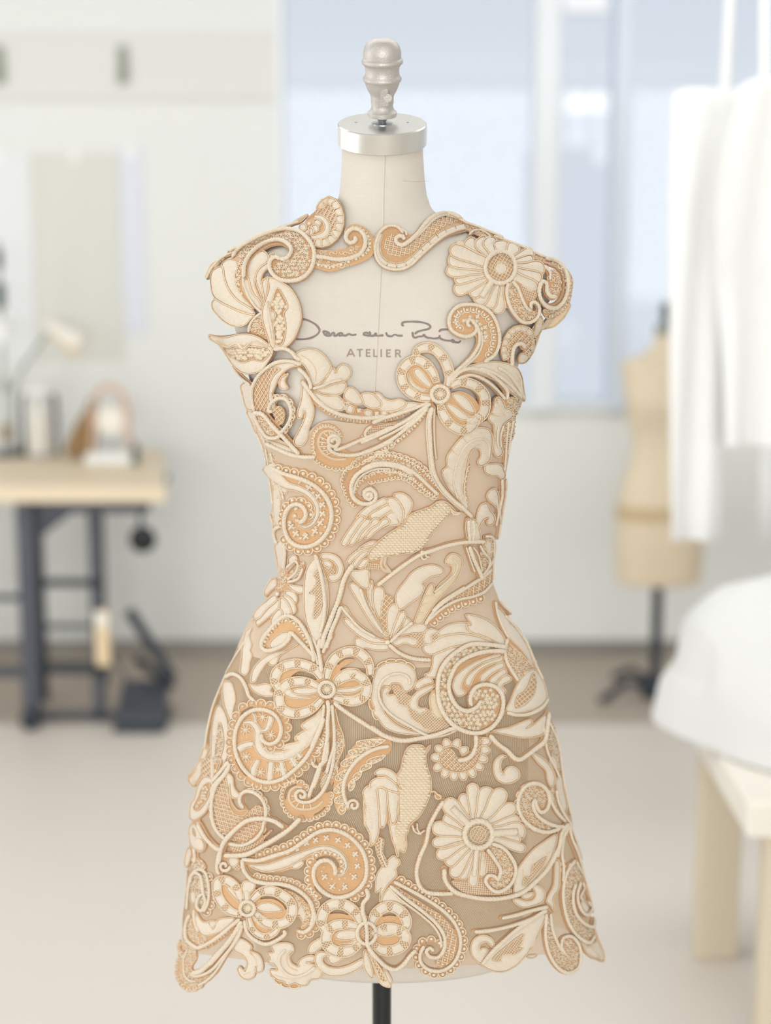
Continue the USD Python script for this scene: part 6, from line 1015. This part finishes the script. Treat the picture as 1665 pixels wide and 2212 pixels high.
for k in range(4):
    a = k * np.pi / 2 + .5; obj('foot', tube3(np.array([[0, 0, .05], [.13 * math.cos(a), .13 * math.sin(a), .06], [.22 * math.cos(a), .22 * math.sin(a), .016]]), .014, 8), 'dark_steel', f2)
# hanging garments
def cloth_panel(uL, uR, v0, v1, Y, folds, th=.02, amp=.012, shoulder=0.0):
    """a hanging length of cloth with soft vertical folds; uL, uR: edge positions from top to bottom"""
    nv, nu = 40, 36; vs = np.linspace(v0, v1, nv); t = np.linspace(0, 1, nu); L_ = np.interp(np.linspace(0, 1, nv), np.linspace(0, 1, len(uL)), uL); R2 = np.interp(np.linspace(0, 1, nv), np.linspace(0, 1, len(uR)), uR)
    V = []
    for side in (0, 1):
        for i, v in enumerate(vs):
            u = L_[i] + (R2[i] - L_[i]) * t; vv = v + shoulder * (1 - np.clip(t * 4, 0, 1)) ** 2 * max(0, 1 - i / 4); Pp = at_y(u, np.full(nu, 1.0) * vv, Y); Pp[:, 1] = Y + amp * np.sin(t * folds * 2 * np.pi + .004 * v) * (.4 + .6 * i / nv) + (th if side else 0) * np.sin(np.pi * np.clip(t, .02, .98)) ** .4; V.append(Pp)
    V = np.vstack(V); n = nv * nu; i, j = np.meshgrid(np.arange(nv - 1), np.arange(nu - 1), indexing='ij'); q = np.stack([i * nu + j, i * nu + j + 1, (i + 1) * nu + j + 1, (i + 1) * nu + j], -1).reshape(-1, 4)
    F = [q[:, ::-1], q + n]; 
    b = np.r_[np.arange(nu), np.arange(1, nv) * nu + nu - 1, (nv - 1) * nu + np.arange(nu - 2, -1, -1), np.arange(nv - 2, 0, -1) * nu]; b2 = np.roll(b, -1); F.append(np.stack([b, b2, b2 + n, b + n], 1)); F = np.vstack(F)
    m = trimesh.Trimesh(V, np.vstack([F[:, [0, 1, 2]], F[:, [0, 2, 3]]]), process=False); m.fix_normals(); return m
YG = 3.9; zr = 2.30
rl = thing('garment_rail', 'white hanging rail above the white garments', 'rail'); xa, xb = float(at_y(1440, 100, YG)[0]), 1.7; obj('rail', tube3(np.array([[xa, YG + .03, zr], [xb, YG + .03, zr]]), .015, 12), 'frame_white', rl); obj('drop_rod', tube3(np.array([[xa + .05, YG + .03, zr], [xa + .05, YG + .03, 3.4]]), .008, 10), 'frame_white', rl); obj('drop_rod', tube3(np.array([[xb - .05, YG + .03, zr], [xb - .05, YG + .03, 3.4]]), .008, 10), 'frame_white', rl)
def hang(name, lab, uL, uR, v0, v1, Y, folds, uc, **k):
    t = thing(name, lab, 'garment'); obj('cloth', cloth_panel(uL, uR, v0, v1, Y, folds, **k), 'white_cloth', t, smooth=60)
    p = at_y(uc, v0 + 4, Y + .012); q = np.array([p[0] + .006, YG + .03, zr - .018]); obj('hanging_tape', tube3(np.array([p, (p + q) / 2 + [.002, 0, 0], q]), .011, 8), 'white_cloth', t); return t
h1 = hang('hanging_garment', 'long narrow white garment hanging in front of the distant dress form', [1452, 1447, 1446, 1447, 1450], [1600, 1566, 1562, 1562, 1562], 190, 1167, YG, 1.5, 1566, shoulder=14)
h2 = hang('hanging_garment', 'wide white garment with a scooped side, cut off at the picture edge', [1590, 1562, 1545, 1560, 1566], [1800] * 5, 168, 962, YG - .10, 2.6, 1652, amp=.02, shoulder=30)
h3 = hang('hanging_garment', 'white garment hanging behind the wide one, its hem lower at the picture edge', [1660, 1650, 1644, 1640, 1640], [1820] * 5, 260, 1168, YG + .12, 2.0, 1700)
obj('strap', tube3(np.array([at_y(u, v, YG - .13) for u, v in ((1600, 215), (1572, 330), (1556, 460), (1560, 560), (1582, 610))]), .010, 8), 'white_cloth', h2)
# cutting table with a heap of white cloth
zt2 = .52; x0 = float(at_z(1510, 1560, zt2)[0]); y1, y0 = 3.46, 2.93
ct = thing('cutting_table', 'low cream work table with square legs, piled with white cloth', 'table')
obj('table_top', box(x0, 1.75, y0, y1, zt2 - .07, zt2, .006), 'cream_paint', ct)
for x, y in ((x0 + .012, y1 - .09), (x0 + .056, y0 + .03), (1.66, y1 - .09), (1.66, y0 + .03)): obj('leg', box(x - .012, x + .078, y, y + .06, 0, zt2 - .071, .004), 'table_side', ct)
hp = thing('cloth_heap', 'soft heap of white cloth draped over the cutting table', 'cloth')
nx, ny = 90, 60; gx, gy = np.meshgrid(np.linspace(-1, 1, nx), np.linspace(-1, 1, ny), indexing='ij'); cxh, cyh = x0 + .44, 3.24; ax_, ay_ = .60, .33
rr2 = (np.abs(gx) ** 3 + np.abs(gy) ** 3) ** (1 / 3); sq = 1 / np.maximum(rr2, 1e-6) * np.maximum(np.abs(gx), np.abs(gy)); X2 = cxh + ax_ * gx * sq; Y2 = cyh + ay_ * gy * sq; rad = np.maximum(np.abs(gx), np.abs(gy)); X2 = X2 + .32 * np.clip((y1 - Y2) / (y1 - y0), 0, 1) * np.clip(-gx, 0, 1)
nz = meshkit.fbm(np.stack([X2 * 5, Y2 * 5, X2 * 0], -1), 3, 5); Z2 = zt2 + .012 + (.40 + .10 * (nz - .5)) * np.clip(1 - rad ** 2.6, 0, 1) ** .42 * np.interp((Y2 - y0) / (y1 - y0), [-.1, .3, .75, 1.1], [.18, .5, 1, 1]) 
over = (X2 < x0 - .01); Z2 = np.where(over & (rad > .93), np.minimum(Z2, zt2 + .17 - (rad - .90) * 1.0), Z2)
i, j = np.meshgrid(np.arange(nx - 1), np.arange(ny - 1), indexing='ij'); q = np.stack([i * ny + j, (i + 1) * ny + j, (i + 1) * ny + j + 1, i * ny + j + 1], -1).reshape(-1, 4); V1 = np.stack([X2, Y2, Z2], -1).reshape(-1, 3); V2 = V1.copy(); V2[:, 2] = np.minimum(V1[:, 2] - .004, np.where(V1[:, 0] > x0, zt2 + .004, 9)); n = len(V1)
b = np.r_[np.arange(ny), np.arange(1, nx) * ny + ny - 1, (nx - 1) * ny + np.arange(ny - 2, -1, -1), np.arange(nx - 2, 0, -1) * ny]; b2 = np.roll(b, -1); F = np.vstack([q, q[:, ::-1] + n, np.stack([b, b + n, b2 + n, b2], 1)])
hm = trimesh.Trimesh(np.vstack([V1, V2]), np.vstack([F[:, [0, 1, 2]], F[:, [0, 2, 3]]]), process=False); hm.fix_normals(); obj('heap', hm, 'heap_cloth', hp, smooth=60)
a = at_y(1482, 1500, 3.42); obj('corner_drape', cloth_panel([1474, 1478, 1486], [1520, 1516, 1506], 1490, 1605, 3.36, 1.2, th=.008, amp=.006), 'lilac_sheet', hp, smooth=60)
